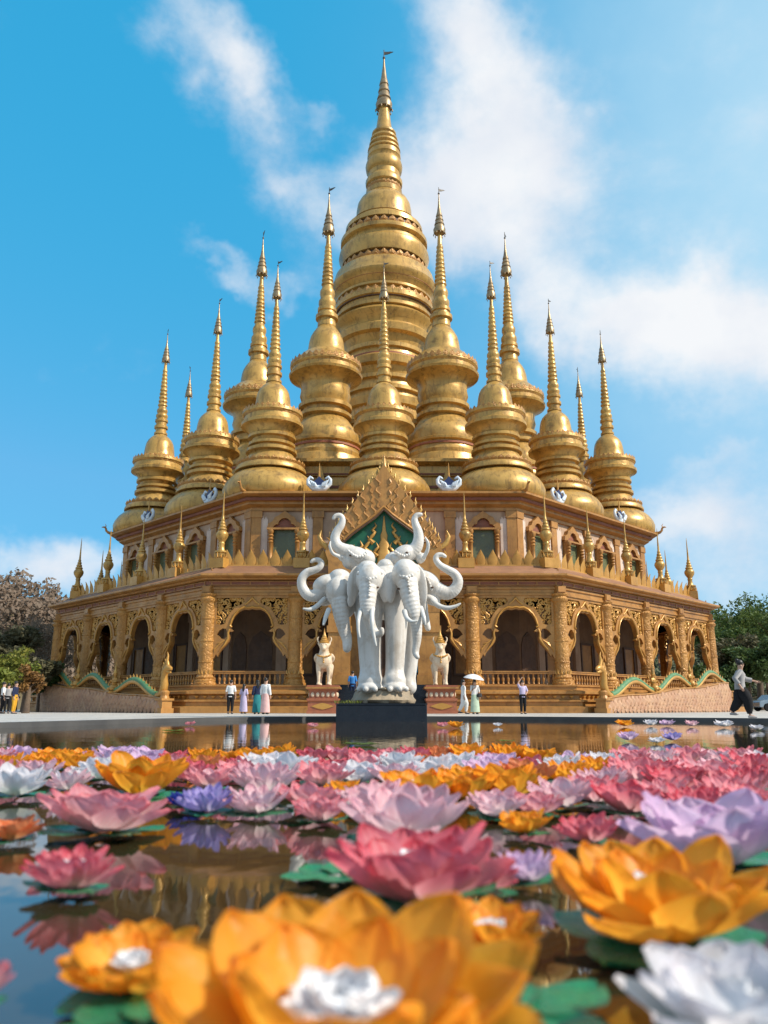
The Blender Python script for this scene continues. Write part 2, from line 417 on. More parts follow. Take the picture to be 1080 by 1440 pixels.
CLOUDS = [ # photo px centre, radii, tilt, strength
 (290,60,130,75,-32,1.05), (365,115,60,50,-30,.75), (690,90,130,95,-40,.9), (780,205,120,85,-35,1.0), (640,20,110,60,0,.5),
 (580,270,180,80,10,.9), (400,245,80,36,-5,.5), (700,330,170,70,-15,.9), (320,385,110,24,-22,.7), (450,420,90,40,-10,.4),
 (880,430,190,70,-10,1.1), (1040,470,150,70,-8,1.1), (960,560,100,40,-30,.45), (1000,640,60,16,0,.45), (1030,700,150,55,-5,.85),
 (930,690,90,40,0,.35), (40,800,190,42,4,1.0), (1080,90,160,200,0,.4), (980,250,120,90,0,.2), (1060,800,160,60,0,.7), (200,790,90,30,0,.35), (450,170,30,16,0,.5)]
make_world()

sd = bpy.data.lights.new('sun', 'SUN'); sd.energy = 4.0; sd.angle = R(.53); sd.color = (1.0, .92, .79)
so = bpy.data.objects.new('sun', sd); COL.objects.link(so)
tos = Vector((sin(R(SUN_AZ))*cos(R(SUN_EL)), cos(R(SUN_AZ))*cos(R(SUN_EL)), sin(R(SUN_EL))))
so.rotation_euler = tos.to_track_quat('Z', 'Y').to_euler(); so.location = (60, -20, 70)

cd = bpy.data.cameras.new('camera'); cam = bpy.data.objects.new('camera', cd); COL.objects.link(cam)
cam.location = (0, 0, HC); cam.rotation_euler = (R(90) + PITCH, 0, 0)
cd.sensor_fit = 'VERTICAL'; cd.sensor_height = 36; cd.sensor_width = 27; cd.lens = F/1440*36
cd.clip_start = .05; cd.clip_end = 5000
cd.dof.use_dof = True; cd.dof.focus_distance = 28; cd.dof.aperture_fstop = 2.1; cd.dof.aperture_blades = 7
scene.camera = cam
scene.view_settings.view_transform = 'Standard'; scene.view_settings.look = 'None'
scene.view_settings.exposure = EXPO; scene.view_settings.gamma = 1
scene.render.engine = 'CYCLES'
scene.cycles.use_denoising = True
scene.cycles.max_bounces = 8; scene.cycles.transparent_max_bounces = 6
scene.cycles.sample_clamp_indirect = 8

# ------------------------------------------------------------------ ground with the pool cut out
PE = [(-10.2,9.5),(-8.8,14.5),(-7.9,17.6),(-7.0,21.2),(-6.0,24.4),(-4.4,27.0),(-2.6,28.6),(0,29.2),(2.6,29.0),(4.6,28.2),(6.7,27.0),(9.0,25.3),(11.0,23.7),(12.6,21.6),(13.6,18.5),(14,12),(14,2),(10,-5),(-6,-5),(-11,2)]
def smooth_loop(P, n=4):
    o = []; m = len(P)
    for i in range(m):
        p0, p1, p2, p3 = (Vector(P[(i+k-1) % m]) for k in range(4))
        for k in range(n):
            t = k/n
            o.append(.5*((2*p1)+(-p0+p2)*t+(2*p0-5*p1+4*p2-p3)*t*t+(-p0+3*p1-3*p2+p3)*t**3))
    return o
POOL = smooth_loop(PE)
def offset_loop(P, d):
    o = []; m = len(P)
    for i in range(m):
        t = (P[(i+1) % m]-P[i-1]).normalized()
        o.append(P[i] + Vector((t.y, -t.x))*(-d))
    return o
def ring_sheet(name, loops, z, mat, kind='structure'):
    bm = bmesh.new(); ed = []
    for lp in loops:
        vv = [bm.verts.new((p[0], p[1], z)) for p in lp]
        ed += [bm.edges.new((vv[i], vv[(i+1) % len(vv)])) for i in range(len(vv))]
    bmesh.ops.triangle_fill(bm, edges=ed, use_beauty=True, normal=(0,0,1))
    for f in bm.faces:
        if f.normal.z < 0: f.normal_flip()
    me = bpy.data.meshes.new(name); bm.to_mesh(me); bm.free()
    return tag(mesh_obj(name, me, mat), kind=kind)
ar = sum(POOL[i].x*POOL[(i+1)%len(POOL)].y-POOL[(i+1)%len(POOL)].x*POOL[i].y for i in range(len(POOL)))
KO = offset_loop(POOL, -.42 if ar < 0 else .42)
if sum((KO[i]-Vector((0,12))).length for i in range(len(KO))) < sum((POOL[i]-Vector((0,12))).length for i in range(len(KO))): KO = offset_loop(POOL, .42 if ar < 0 else -.42)
PAVE = [(-70,-12),(70,-12),(70,118),(-70,118)]
ring_sheet('paving', [PAVE, KO], GZ, M['pave'])
ring_sheet('ground', [[(-1500,-400),(1500,-400),(1500,2500),(-1500,2500)], [(-69.9,-11.9),(69.9,-11.9),(69.9,117.9),(-69.9,117.9)]], GZ-.012, M['dirt'])
kb = MB()
n = len(POOL)
vs = [(p.x,p.y,GZ+.02) for p in KO] + [(p.x,p.y,GZ+.02) for p in POOL] + [(p.x,p.y,-.02) for p in POOL] + [(p.x,p.y,GZ-.02) for p in KO]
fs = []
for i in range(n):
    j = (i+1) % n
    fs += [(i,j,n+j,n+i), (i,3*n+i,3*n+j,j)]
kb.add(vs, fs)
tag(kb.build('pool_kerb', M['kerb'], smooth=30), kind='structure')
pf = MB(); c = (1.0, 12.0)
vs = [(p.x,p.y,GZ+.018) for p in POOL] + [(p.x,p.y,-.5) for p in POOL]
fs = [(i,(i+1)%n,n+(i+1)%n,n+i) for i in range(n)]
pf.add(vs, fs)
tag(pf.build('pool_wall', M['pool'], smooth=30), kind='structure')
ring_sheet('pool_floor', [POOL], -.5, M['pool'])
# water
m, nt, p, out = new_mat('pool_water')
p.inputs['Base Color'].default_value = (.035,.024,.010,1); p.inputs['Roughness'].default_value = .035
p.inputs['IOR'].default_value = 1.9; p.inputs['Specular IOR Level'].default_value = .6
v = coords(nt, (1, .55, 1)); h1 = noise(nt, v, 2.6, 3, .5, .3)
v2 = coords(nt, (1, .6, 1)); h2 = noise(nt, v2, 9, 3, .5)
ad = N(nt, 'ShaderNodeMath', operation='MULTIPLY_ADD'); ad.inputs[1].default_value = .25
nt.links.new(h2, ad.inputs[0]); nt.links.new(h1, ad.inputs[2]); bump(nt, p, ad.outputs[0], .16, .016)
M['water'] = m
ring_sheet('pool_water', [[(p.x*.9995, p.y*.9995) for p in POOL]], 0.0, M['water'])
# ------------------------------------------------------------------ the temple (octagon; local frame: centre on the ground, front to -Y)
TC = (0.0, 77.0)
T = thing('golden_temple', 'huge octagonal golden temple with arcades and rows of pointed arches behind the elephant statue', 'temple', (TC[0], TC[1], GZ))
AC = 26.75; S8 = tan(R(22.5)); HALF = AC*S8; BAY = HALF/2
AU = 22.4; UH = AU*S8; UB = UH/2
FACES = (-2,-1,0,1,2)
ALLF = range(-3,5)
def put(name, me, mat, x, y, z, k, parent=T, label=None):
    """child of the temple, at (x, y, z) of face k"""
    a = R(45*k)
    o = mesh_obj(name, me, mat, parent, (x*cos(a)-y*sin(a), x*sin(a)+y*cos(a), z), a)
    return o
# big octagonal rings
b = MB().octo([(28.9,-.1),(28.9,.34),(28.75,.38),(28.45,.4),(28.45,.62),(28.6,.66),(28.6,.74),(28.15,.8),(28.15,1.02),(28.3,1.06),(28.42,1.12),(28.42,1.26),(28.3,1.31),(28.0,1.34),(28.0,1.52),(28.08,1.55),(28.08,1.62),(21.0,1.62)])
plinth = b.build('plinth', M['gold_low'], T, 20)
tr = MB()   # dentil row round the plinth
for k in ALLF:
    a = R(45*k)
    for i in range(46):
        x = -11.2 + 22.4*i/45
        c = Matrix.Rotation(a, 4, 'Z')
        l = [c @ Vector(q) for q in ((x-.14,-28.16,1.01),(x+.14,-28.16,1.01),(x,-28.16,.84),(x-.14,-28.32,1.01),(x+.14,-28.32,1.01),(x,-28.26,.84))]
        tr.add(l, [(3,5,4),(0,3,4,1),(0,2,5,3),(1,4,5,2)])
tr.build('dentil', M['gold_bright'], plinth, 20)
b = MB().octo([(26.35,7.22),(26.98,7.22),(26.98,7.34),(26.9,7.38),(26.9,7.58),(27.0,7.61),(27.0,7.71),(26.9,7.74),(26.9,7.8)])
b.octo([(26.35,7.22),(22.35,7.22)])
b.build('entablature', M['gold_low'], T, 20)
b = MB().octo([(26.9,7.8),(27.0,7.82),(27.0,8.12),(26.9,8.14)])
fb = b.build('frieze', M['maroon'], T, 20)
fr = MB()
for i in range(19):
    x = -10.9+21.8*i/18
    fr.box(x-.03,x+.03,-27.05,-26.98,7.83,8.11)
fr.box(-11.1,11.1,-27.05,-26.98,7.832,7.87); fr.box(-11.1,11.1,-27.05,-26.98,8.07,8.108)
fm = fr.mesh('frieze_frame', 20)
for k in FACES: put('frieze_frame', fm, M['gold_low'], 0, 0, 0, k)
b = MB().octo([(26.9,8.14),(27.28,8.18),(27.34,8.26),(27.62,8.30),(27.72,8.37),(27.72,8.48),(27.6,8.52)])
b.build('cornice', M['gold_low'], T, 20)
b = MB().octo([(27.6,8.52),(27.0,8.72),(26.4,9.0),(26.0,9.2),(25.95,9.26),(25.2,9.29),(22.3,9.3)])
b.build('roof', M['roof'], T, 30)
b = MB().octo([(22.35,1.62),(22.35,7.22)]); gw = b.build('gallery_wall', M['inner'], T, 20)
# columns
cp = [(.72,1.62),(.72,1.78),(.66,1.82),(.66,1.95),(.56,2.02),(.60,2.12),(.52,2.22),(.47,2.36),(.46,3.0),(.49,3.02),(.49,3.1),(.455,3.12),(.45,4.3),(.48,4.32),(.48,4.42),(.445,4.44),(.44,5.7),(.47,5.72),(.47,5.8),(.44,5.82),(.43,6.7),(.47,6.76),(.55,6.86),(.58,6.98),(.50,7.08),(.46,7.14),(.56,7.22),(.58,7.3)]
cm = MB().lathe(cp, 20).mesh('column', 50)
pm = MB(); pm.box(-.34,.34,-.34,.3,7.22,7.795); pm.box(-.28,.28,-.40,-.34,7.4,7.76)
pm = pm.mesh('column_pier', 20)
lm = MB()
for i in range(14):
    a = 2*pi*i/14
    lm.add([Matrix.Rotation(a,3,'Z') @ Vector(q) for q in ((.47,-.10,2.3),(.47,.10,2.3),(.53,0,2.62),(.56,0,2.36))],[(0,1,3),(1,2,3),(2,0,3)])

lm = lm.mesh('column_leaf_band', 20)
cols = []
for k in FACES:
    for i in range(4):
        x = -HALF + BAY*i
        if k == 0 and i == 2: continue
        if i == 0: xx, yy = -HALF*1.0, -AC
        else: xx, yy = x, -AC
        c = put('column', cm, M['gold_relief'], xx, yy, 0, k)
        mesh_obj('column_pier', pm, M['gold_low'], c, (0,0,0), R(-22.5) if i == 0 else 0)
        mesh_obj('leaf_band', lm, M['gold_bright'], c)
# arch panels
def mirror(l): return [(-x, z) for x, z in l][::-1]
W2 = BAY/2 - .40
half = [(0,6.36),(.22,6.30),(.5,6.33),(.8,6.18),(1.05,5.92),(1.22,5.6),(1.30,5.3),(1.36,5.18),(1.22,5.08),(1.10,4.98),(1.20,4.93),(1.36,4.95),(1.38,4.8),(1.32,4.55),(1.38,4.32),(1.52,4.12),(1.75,3.86),(1.95,3.62),(2.05,3.4),(2.14,3.56),(2.26,3.30),(W2,3.22)]
outer = half + [(W2,7.22)] + [(-W2,7.22)] + mirror(half[1:])
def fix(l): return l
eye = [(1.52,4.62),(1.50,4.92),(1.60,5.12),(1.80,5.14),(2.0,5.0),(2.16,4.76),(2.0,4.66),(1.85,4.5),(1.66,4.48)]
spn = [(.62,7.06),(W2-.14,7.06),(W2-.14,5.42),(1.92,5.36),(1.66,5.42),(1.58,5.75),(1.36,6.14),(1.08,6.46),(.72,6.62),(.52,6.76),(.50,6.92)]
ap = MB().plate([outer, eye, mirror(eye), spn, mirror(spn)], -.14, .14)
arch_me = ap.mesh('arch_panel', 20)
scs = {1: MB(), -1: MB()}; rnd = random.Random(3)
def inside(poly, x, z):
    c = False; j = len(poly)-1
    for i in range(len(poly)):
        if (poly[i][1] > z) != (poly[j][1] > z) and x < (poly[j][0]-poly[i][0])*(z-poly[i][1])/(poly[j][1]-poly[i][1])+poly[i][0]: c = not c
        j = i
    return c
cent = []
for t in range(4000):
    x, z = rnd.uniform(.5, 2.3), rnd.uniform(5.35, 7.05)
    if inside(spn, x, z) and all((x-a)**2+(z-b_)**2 > .27**2 for a, b_ in cent): cent.append((x, z))
for (x, z) in cent:
    a0 = rnd.uniform(0, 2*pi); s_ = rnd.choice((-1, 1)); r0 = rnd.uniform(.15, .20)
    for mx in (1, -1):
        pts = [(mx*(x + r0*(1-.75*i/11)*cos(a0+s_*i*.62)), -.02+.03*(i%2), z + r0*(1-.75*i/11)*sin(a0+s_*i*.62)) for i in range(12)]
        scs[mx].tube(pts, [.058*(1-.3*i/11) for i in range(12)], 5)
    for j in range(2):
        a = rnd.uniform(0, 2*pi)
        for mx in (1, -1):
            scs[mx].tube([(mx*x, 0, z), (mx*(x+.16*cos(a)), 0, z+.16*sin(a)), (mx*(x+.3*cos(a+.5)), 0, z+.3*sin(a+.5))], [.05,.06,.02], 5)
scroll_me = [scs[q].mesh('scroll_carving', 60) for q in (1, -1)]
ed = MB()   # raised moulding along the arch and a small crest
path = [(x, -.16, z+.13) for x, z in mirror(half[1:9])] + [(0,-.16,6.49)] + [(x, -.16, z+.13) for x, z in half[1:9]]
ed.tube(path, .075, 6)
for sx in (1, -1):
    ed.tube([(sx*1.36,-.16,5.12),(sx*1.45,-.17,4.85),(sx*1.42,-.17,4.5),(sx*1.6,-.17,4.15),(sx*1.95,-.16,3.75)], [.05,.07,.07,.07,.03], 6)
    for q in range(4): ed.tube([(sx*(1.62+.16*q),-.15,4.42-.14*q),(sx*(1.85+.12*q),-.18,4.25-.12*q),(sx*(2.1+.05*q),-.15,4.2-.18*q)],[.03,.05,.02],5)
ed.tube([(-.45,-.15,6.62),(-.2,-.18,6.82),(0,-.18,7.05),(.2,-.18,6.82),(.45,-.15,6.62)], [.05,.07,.09,.07,.05], 6)
edge_me = ed.mesh('arch_moulding', 60)
rail = MB(); HL = BAY/2-.42
rail.box(-HL,HL,-.16,.16,2.34,2.46); rail.box(-HL,HL,-.2,.2,2.462,2.52); rail.box(-HL,HL,-.14,.14,1.625,1.72)
rail_me = rail.mesh('balustrade', 20)
bl = MB()
nb = 15
for i in range(nb):
    x = -HL+.16+(2*HL-.32)*i/(nb-1)
    bl.lathe([(.05,1.72),(.085,1.76),(.05,1.84),(.09,1.98),(.10,2.06),(.055,2.2),(.08,2.28),(.06,2.34)], 8, (x,0,0))
bal_me = bl.mesh('baluster_row', 50)
# gallery back wall, one bay
gp = MB(); gp.box(-.34,.34,-.2,.02,1.64,7.2); gp.box(-.42,.42,-.28,.02,6.5,7.19); gp.box(-.42,.42,-.28,.02,1.64,2.3)
gp_me = gp.mesh('inner_pilaster', 20)
wp = MB(); wp.plate([[(-.85,2.4),(.85,2.4),(.85,5.0),(-.85,5.0)],[(-.7,2.55),(.7,2.55),(.7,4.85),(-.7,4.85)]], -.14, 0.0)
wp_me = wp.mesh('panel_frame', 20)
wb = MB(); wb.box(-.7,.7,-.05,0,2.55,4.85); wb_me = wb.mesh('panel_board', 20)
dr = MB().plate([[(-.8,1.64),(.8,1.64),(.8,4.4),(.55,5.0),(0,5.4),(-.55,5.0),(-.8,4.4)]], -.06, 0.0); dr_me = dr.mesh('niche', 20)
for k in FACES:
    for i in range(4):
        x = -HALF + BAY*(i+.5)
        if k == 0 and i in (1, 2): pass
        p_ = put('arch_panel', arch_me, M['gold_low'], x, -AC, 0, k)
        [mesh_obj('scroll_carving', q, M['gold_bright'], p_) for q in scroll_me]; mesh_obj('arch_moulding', edge_me, M['gold_bright'], p_)
        if not (k == 0 and i in (1, 2)):
            r_ = put('balustrade', rail_me, M['gold_low'], x, -AC, 0, k); mesh_obj('baluster_row', bal_me, M['gold_low'], r_)
        f_ = (AU+.0)*S8/HALF
        put('inner_pilaster', gp_me, M['cream'], x*f_+UB*.28*(1 if x > 0 else -1)*0, -22.35, 0, k)
        sgn = -1 if x > 0 else 1
        w_ = put('wall_panel', wp_me, M['wood'], x*f_+sgn*1.42, -22.35, 0, k); mesh_obj('panel_board', wb_me, M['gold_low'], w_)
        put('niche', dr_me, M['wood'], x*f_-sgn*1.42, -22.35, 0, k)
# leaf crest on the lower roof edge
lf = MB()
def leaf(mb, x, y, z, w, h, lean=.18):
    P = []
    rows = [(0,.55),(.18,.9),(.38,1.0),(.58,.8),(.76,.48),(.9,.22),(1.0,.03)]
    vs = []; fs = []
    for i, (t, ww) in enumerate(rows):
        yo = y - lean*h*(t**2.2) 
        vs += [(x-w*.5*ww, yo, z+h*t), (x, yo-.10*h*(1-t*.6), z+h*t), (x+w*.5*ww, yo, z+h*t), (x, yo+.10*h*(1-t), z+h*t)]
    for i in range(len(rows)-1):
        a = i*4; c = a+4
        for q in range(4):
            r_ = (q+1) % 4
            fs.append((a+q, a+r_, c+r_, c+q))
    mb.add(vs, fs)
n_l = 27; CL = 25.75*S8
for i in range(n_l):
    x = -CL+.4 + (2*CL-.8)*i/(n_l-1)
    leaf(lf, x, 0, 0, .66, 1.08)
    leaf(lf, x+.41 if i < n_l-1 else x-.3, .06, 0, .30, .62, .1)
lf.box(-CL,CL,-.12,.12,-.06,.1)
crest_me = lf.mesh('roof_crest', 50)
for k in FACES: put('roof_crest', crest_me, M['gold_bright'], 0, -25.75, 9.27, k)
# finials over the columns
fp = [(.34,0),(.34,.9),(.43,.96),(.43,1.06),(.26,1.1),(.2,1.25),(.17,1.5),(.21,1.58),(.17,1.68),(.26,1.82),(.36,1.98),(.41,2.15),(.38,2.3),(.26,2.45),(.31,2.52),(.28,2.6),(.20,2.66),(.24,2.74),(.21,2.82),(.15,2.88),(.18,2.96),(.16,3.04),(.11,3.1),(.13,3.2),(.085,3.3),(.07,3.6),(.05,4.2),(.03,4.8),(.01,5.15)]
fin_me = MB().lathe(fp, 20).mesh('roof_finial', 50)
fb_ = MB(); fb_.box(-.52,.52,-.52,.52,-.1,.55)
for i in range(12):
    a = 2*pi*i/12
    fb_.add([Matrix.Rotation(a,3,'Z') @ Vector(q) for q in ((.33,-.10,.55),(.33,.10,.55),(.46,0,.98),(.48,0,.66))],[(0,1,3),(1,2,3),(2,0,3)])
fb_me = fb_.mesh('finial_base', 20)
hk = MB().tube([(0,-.5,-.05),(0,-.85,.0),(0,-1.25,-.15),(0,-1.6,-.25),(0,-1.95,-.1),(0,-2.15,.15),(0,-2.1,.38)], [.22,.2,.17,.17,.14,.1,.03], 8)
hk_me = hk.mesh('ridge_ornament', 60)
for k in FACES:
    for i in range(4):
        if k == 0 and i == 2: continue
        x = (-HALF + BAY*i)*25.75/AC
        f_ = put('roof_finial', fin_me, M['gold'], x, -25.75, 9.2, k)
        mesh_obj('finial_base', fb_me, M['gold_bright'], f_, (0,0,0), R(-22.5) if i == 0 else 0)
        if i == 0:
            r_ = mesh_obj('ridge_ornament', hk_me, M['gold_low'], f_, (0,-.2,-.35), R(-22.5)); r_.scale = (.42,.42,.42)
# upper wall
MB().octo([(22.4,9.25),(22.4,14.0)]).build('upper_wall', M['cream'], T, 20)
MB().octo([(22.4,9.3),(22.62,9.33),(22.62,9.9),(22.4,9.98)]).build('upper_wall_base', M['gold_low'], T, 20)
b = MB().octo([(22.4,13.78),(22.58,13.8),(22.58,14.02),(22.7,14.06),(22.95,14.2),(22.95,14.34),(23.1,14.4)])
b.build('upper_architrave', M['gold_low'], T, 20)
MB().octo([(23.1,14.4),(23.22,14.42),(23.22,14.62),(23.1,14.64)]).build('upper_frieze', M['maroon'], T, 20)
b = MB().octo([(23.1,14.64),(23.5,14.70),(23.72,14.78),(23.72,14.92),(23.55,14.98),(23.3,15.05),(17.0,15.25)])
b.build('upper_cornice', M['gold_low'], T, 20)
up = MB(); up.box(-.34,.34,-.16,.0,9.98,13.78); up.box(-.42,.42,-.22,.0,13.3,13.77); up.box(-.42,.42,-.22,.0,9.98,10.4)
up_me = up.mesh('upper_pilaster', 20)
# window: frame with trefoil head, columns, tympanum and green pane
wf_out = [(-1.05,9.98),(-1.05,12.5),(-1.22,12.55),(-1.15,12.85),(-.85,13.0),(-.7,13.3),(-.4,13.45),(-.2,13.62),(0,13.76),(.2,13.62),(.4,13.45),(.7,13.3),(.85,13.0),(1.15,12.85),(1.22,12.55),(1.05,12.5),(1.05,9.98)][::-1]
wf_in = [(-.78,10.06),(-.78,12.45),(-.80,12.6),(-.62,12.78),(-.46,12.8),(-.40,13.02),(-.2,13.2),(0,13.24),(.2,13.2),(.40,13.02),(.46,12.8),(.62,12.78),(.80,12.6),(.78,12.45),(.78,10.06)]
wf_me = MB().plate([wf_out, wf_in], -.34, 0.0).mesh('window_frame', 20)
wc = MB()
for sx in (-1, 1):
    wc.lathe([(.2,10.0),(.2,10.3),(.14,10.4),(.12,11.4),(.19,11.5),(.12,11.6),(.2,11.72),(.13,11.82),(.2,11.95),(.13,12.05),(.22,12.2),(.22,12.36)], 12, (sx*.92,-.42,0))
wc.box(-1.2,1.2,-.58,-.3,12.37,12.5)
wc_me = wc.mesh('window_columns', 40)
wt_me = MB().plate([[(-.79,12.42),(.79,12.42),(.7,12.72),(.4,13.0),(0,13.22),(-.4,13.0),(-.7,12.72)]], -.12, -.01).mesh('window_tympanum', 20)
wpn_me = MB().box(-.78,.78,-.08,-.01,10.06,12.42).mesh('window_pane', 20)
pl = MB()
pl.plate([[(-.36,10.0),(.36,10.0),(.36,13.3),(.30,13.18),(.22,13.42),(.12,13.2),(0,13.5),(-.12,13.2),(-.22,13.42),(-.30,13.18),(-.36,13.3)]], -.05, 0)
pl_me = pl.mesh('pale_panel', 20)
M['panel_pale'] = surf('panel_pale', (.66,.54,.46), (.57,.45,.37), .8, .7, 0, (.3,.2,.15), .4, .4)
for k in FACES:
    for i in range(4):
        x = -UH + UB*(i+.5)
        put('upper_pilaster', up_me, M['gold_low'], -UH+UB*i + (.30 if i == 0 else 0), -22.4, 0, k)
        if i == 3: put('upper_pilaster', up_me, M['gold_low'], UH-.30, -22.4, 0, k)
        if k == 0 and i in (1, 2): 
            put('pale_panel', pl_me, M['panel_pale'], x*1.25, -22.4, 0, k); continue
        w_ = put('window', wf_me, M['gold_low'], x, -22.4, 0, k)
        mesh_obj('window_columns', wc_me, M['gold_low'], w_); mesh_obj('tympanum', wt_me, M['maroon'], w_); mesh_obj('pane', wpn_me, M['green_pane'], w_)
        for sx in (-1, 1): put('pale_panel', pl_me, M['panel_pale'], x+sx*1.58, -22.4, 0, k)
# hooked naga heads on the corners of the upper cornice
ck = MB().tube([(0,.3,0),(0,-.2,.05),(0,-.7,.1),(0,-1.05,.4),(0,-1.15,.8),(0,-1.35,1.0),(0,-1.65,1.0),(0,-1.85,.92)], [.3,.28,.24,.2,.17,.16,.12,.03], 8)
ck.tube([(0,-1.2,1.0),(0,-1.15,1.3),(0,-1.35,1.62)], [.1,.07,.02], 6)
ck_me = ck.mesh('naga_head_ornament', 60)
for k in (-2,-1,0,1,2,3):
    a = R(45*k-22.5)
    o_ = mesh_obj('naga_head_ornament', ck_me, M['gold_low'], T, (23.5/cos(R(22.5))*sin(a), -23.5/cos(R(22.5))*cos(a), 14.95), a); o_.scale = (.5,.5,.5)
# terraces under the stupas
b = MB().octo([(17.6,15.2),(17.6,15.9),(17.3,16.0),(17.3,16.5),(16.9,16.6),(16.9,17.9),(17.1,18.0),(17.1,18.25),(16.6,18.35),(16.6,18.9),(16.9,19.0),(17.2,19.15),(17.2,19.4),(16.9,19.5),(16.0,19.6),(8,19.7)])
ter = b.build('terrace', M['gold'], T, 20)
b = MB().octo([(16.92,17.0),(16.98,17.02),(16.98,17.22),(16.92,17.24)]); b.octo([(17.12,18.05),(17.16,18.07),(17.16,18.18),(17.12,18.2)])
b.build('terrace_band', M['maroon'], ter, 20)
b = MB().octo([(9.6,19.6),(9.6,21),(9.2,21.2),(9.2,22.6),(9.5,22.8),(9.5,23.2),(8.9,23.4),(8.6,25.2),(8.9,25.4),(8.9,25.8),(7,26)])
b.build('upper_terrace', M['gold_main'], T, 20)
ga = MB().plate([[(-1.5,0),(1.5,0),(1.2,.7),(.8,1.3),(.35,2.0),(0,3.3),(-.35,2.0),(-.8,1.3),(-1.2,.7)]], -.35, .2)
for sx in (-1,1): ga.tube([(sx*1.7,-.1,0),(sx*1.95,-.1,.5),(sx*1.75,-.1,1.0),(sx*1.95,-.1,1.4)], [.14,.16,.1,.03], 6)
ga_me = ga.mesh('gablet', 20)
for k in FACES:
    for sx in (-1, 1): put('gablet', ga_me, M['gold'], sx*4.9, -17.5, 15.3, k)

# ---------------------------------------------------------------- gate porch (front face)
GY = -28.6
gate = tag(bpy.data.objects.new('gate_porch', None)); COL.objects.link(gate); gate.parent = T; gate.location = (0, GY, 0)
def gx(px, py): 
    X, Z = at(px, py, TC[1]+GY); return X, Z-GZ
go = []
outl = [(540,654),(532,668),(520,683),(505,700),(490,720),(478,738),(470,752),(461,766),(458,778),(462,790),(462,862)]
go = [(abs(gx(*q)[0]) if q[0] != 540 else 0, gx(*q)[1]) for q in outl]
inn = [(540,718),(528,729),(510,742),(495,753),(483,764),(489,775),(494,800)]
gi = [(abs(gx(*q)[0]) if q[0] != 540 else 0, gx(*q)[1]) for q in inn]
gi.append((gi[-1][0], go[-1][1]))
# one closed outline: right side up over the apex and down, then the inner edge back
gable = [(x, z) for x, z in go[::-1]] + [(-x, z) for x, z in go[1:]] + [(-x, z) for x, z in gi[::-1]] + [(x, z) for x, z in gi[1:]]
gb = MB().plate([gable], -.35, .35)
gmain = gb.build('gable', M['gold_low'], gate, 20)
ap_z = go[0][1]
fl = MB()
for sx in (-1, 1):
    for i in range(len(go)-4):
        for t in (.0, .5):
            x = go[i][0]*(1-t)+go[i+1][0]*t; z = go[i][1]*(1-t)+go[i+1][1]*t
            fl.tube([(sx*(x-.08),-.1,z-.1),(sx*(x+.10),-.1,z+.12),(sx*(x+.06),-.1,z+.28),(sx*(x+.10),-.1,z+.48)], [.13,.10,.05,.012], 6)
    fl.tube([(sx*go[7][0],-.1,go[7][1]-.2),(sx*(go[7][0]+.35),-.12,go[7][1]+.05),(sx*(go[7][0]+.55),-.12,go[7][1]+.5),(sx*(go[7][0]+.4),-.12,go[7][1]+.9)], [.2,.18,.12,.02], 7)
fl.tube([(0,-.1,ap_z-.3),(0,-.1,ap_z),(0,-.1,ap_z+.3),(0,-.1,ap_z+.7)], [.22,.16,.07,.015], 8)
fl.build('flame_edge', M['gold'], gmain, 60)
# scroll relief on the gable bands
sr = MB(); rnd = random.Random(5)
for sx in (-1, 1):
    for i in range(9):
        for j in range(3):
            t = i/8; u = .22+.28*j
            def lerp(l, t):
                p = t*(len(l)-1); q = min(int(p), len(l)-2); return Vector(l[q]).lerp(Vector(l[q+1]), p-q)
            P = lerp(gi[:5], t).lerp(lerp(go[:8], t), u); r0 = .26
            if P.x < .15: continue
            a0 = rnd.uniform(0, 6.3); s_ = rnd.choice((-1,1))
            sr.tube([(sx*(P.x+s_*.10*sin(q*1.5)+.04*q), -.36, P.y-.26+.13*q) for q in range(6)], [.07,.09,.075,.06,.045,.012], 5)
def inner_edge(off): return [(-x, -.37, z+off) for x, z in gi[1:5]][::-1]+[(0,-.37,gi[0][1]+off)]+[(x, -.37, z+off) for x, z in gi[1:5]]
sr.tube(inner_edge(.16), .10, 6)
sr.build('gable_carving', M['gold_low'], gmain, 60)
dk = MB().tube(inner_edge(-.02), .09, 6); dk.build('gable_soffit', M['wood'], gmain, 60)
ti = [(x, z) for x, z in gi[:5]]
ty = MB().plate([[(0, ti[0][1]-.02)]+[(x-.02, z) for x, z in ti[1:]]+[(ti[-1][0], ti[-1][1]-2.2),(-ti[-1][0], ti[-1][1]-2.2)]+[(-x+.02, z) for x, z in ti[:0:-1]]], .05, .25)
tymp = ty.build('pediment', M['green_enamel'], gate, 20)
tz = ti[0][1]
to = MB()
to.lathe([(.55,-4.4),(.55,-3.4),(.42,-3.3),(.42,-2.6),(.3,-2.5),(.34,-2.2),(.2,-1.9),(.22,-1.6),(.12,-1.3),(.08,-.9),(.03,-.35)], 12, (0,0,tz), sy=.35)
for sx in (-1,1):
    for (x, z, s_) in ((.75,-1.75,1),(1.05,-2.3,1.1),(1.5,-2.55,1),(.5,-2.6,.9),(1.9,-2.7,.8),(.85,-3.2,1.1),(1.45,-3.4,1.1),(.6,-1.2,.7),(1.9,-3.5,1)):
        to.tube([(sx*(x-.1*s_),.0,tz+z-.35*s_),(sx*(x+.16*s_),-.04,tz+z-.1*s_),(sx*(x-.02),-.05,tz+z+.12*s_),(sx*(x-.16*s_),-.04,tz+z+.3*s_),(sx*(x-.02*s_),0,tz+z+.62*s_)], [.17*s_,.14*s_,.11*s_,.09*s_,.015], 6)
to.build('pediment_carving', M['gold_bright'], tymp, 60)
zg = go[-1][1]
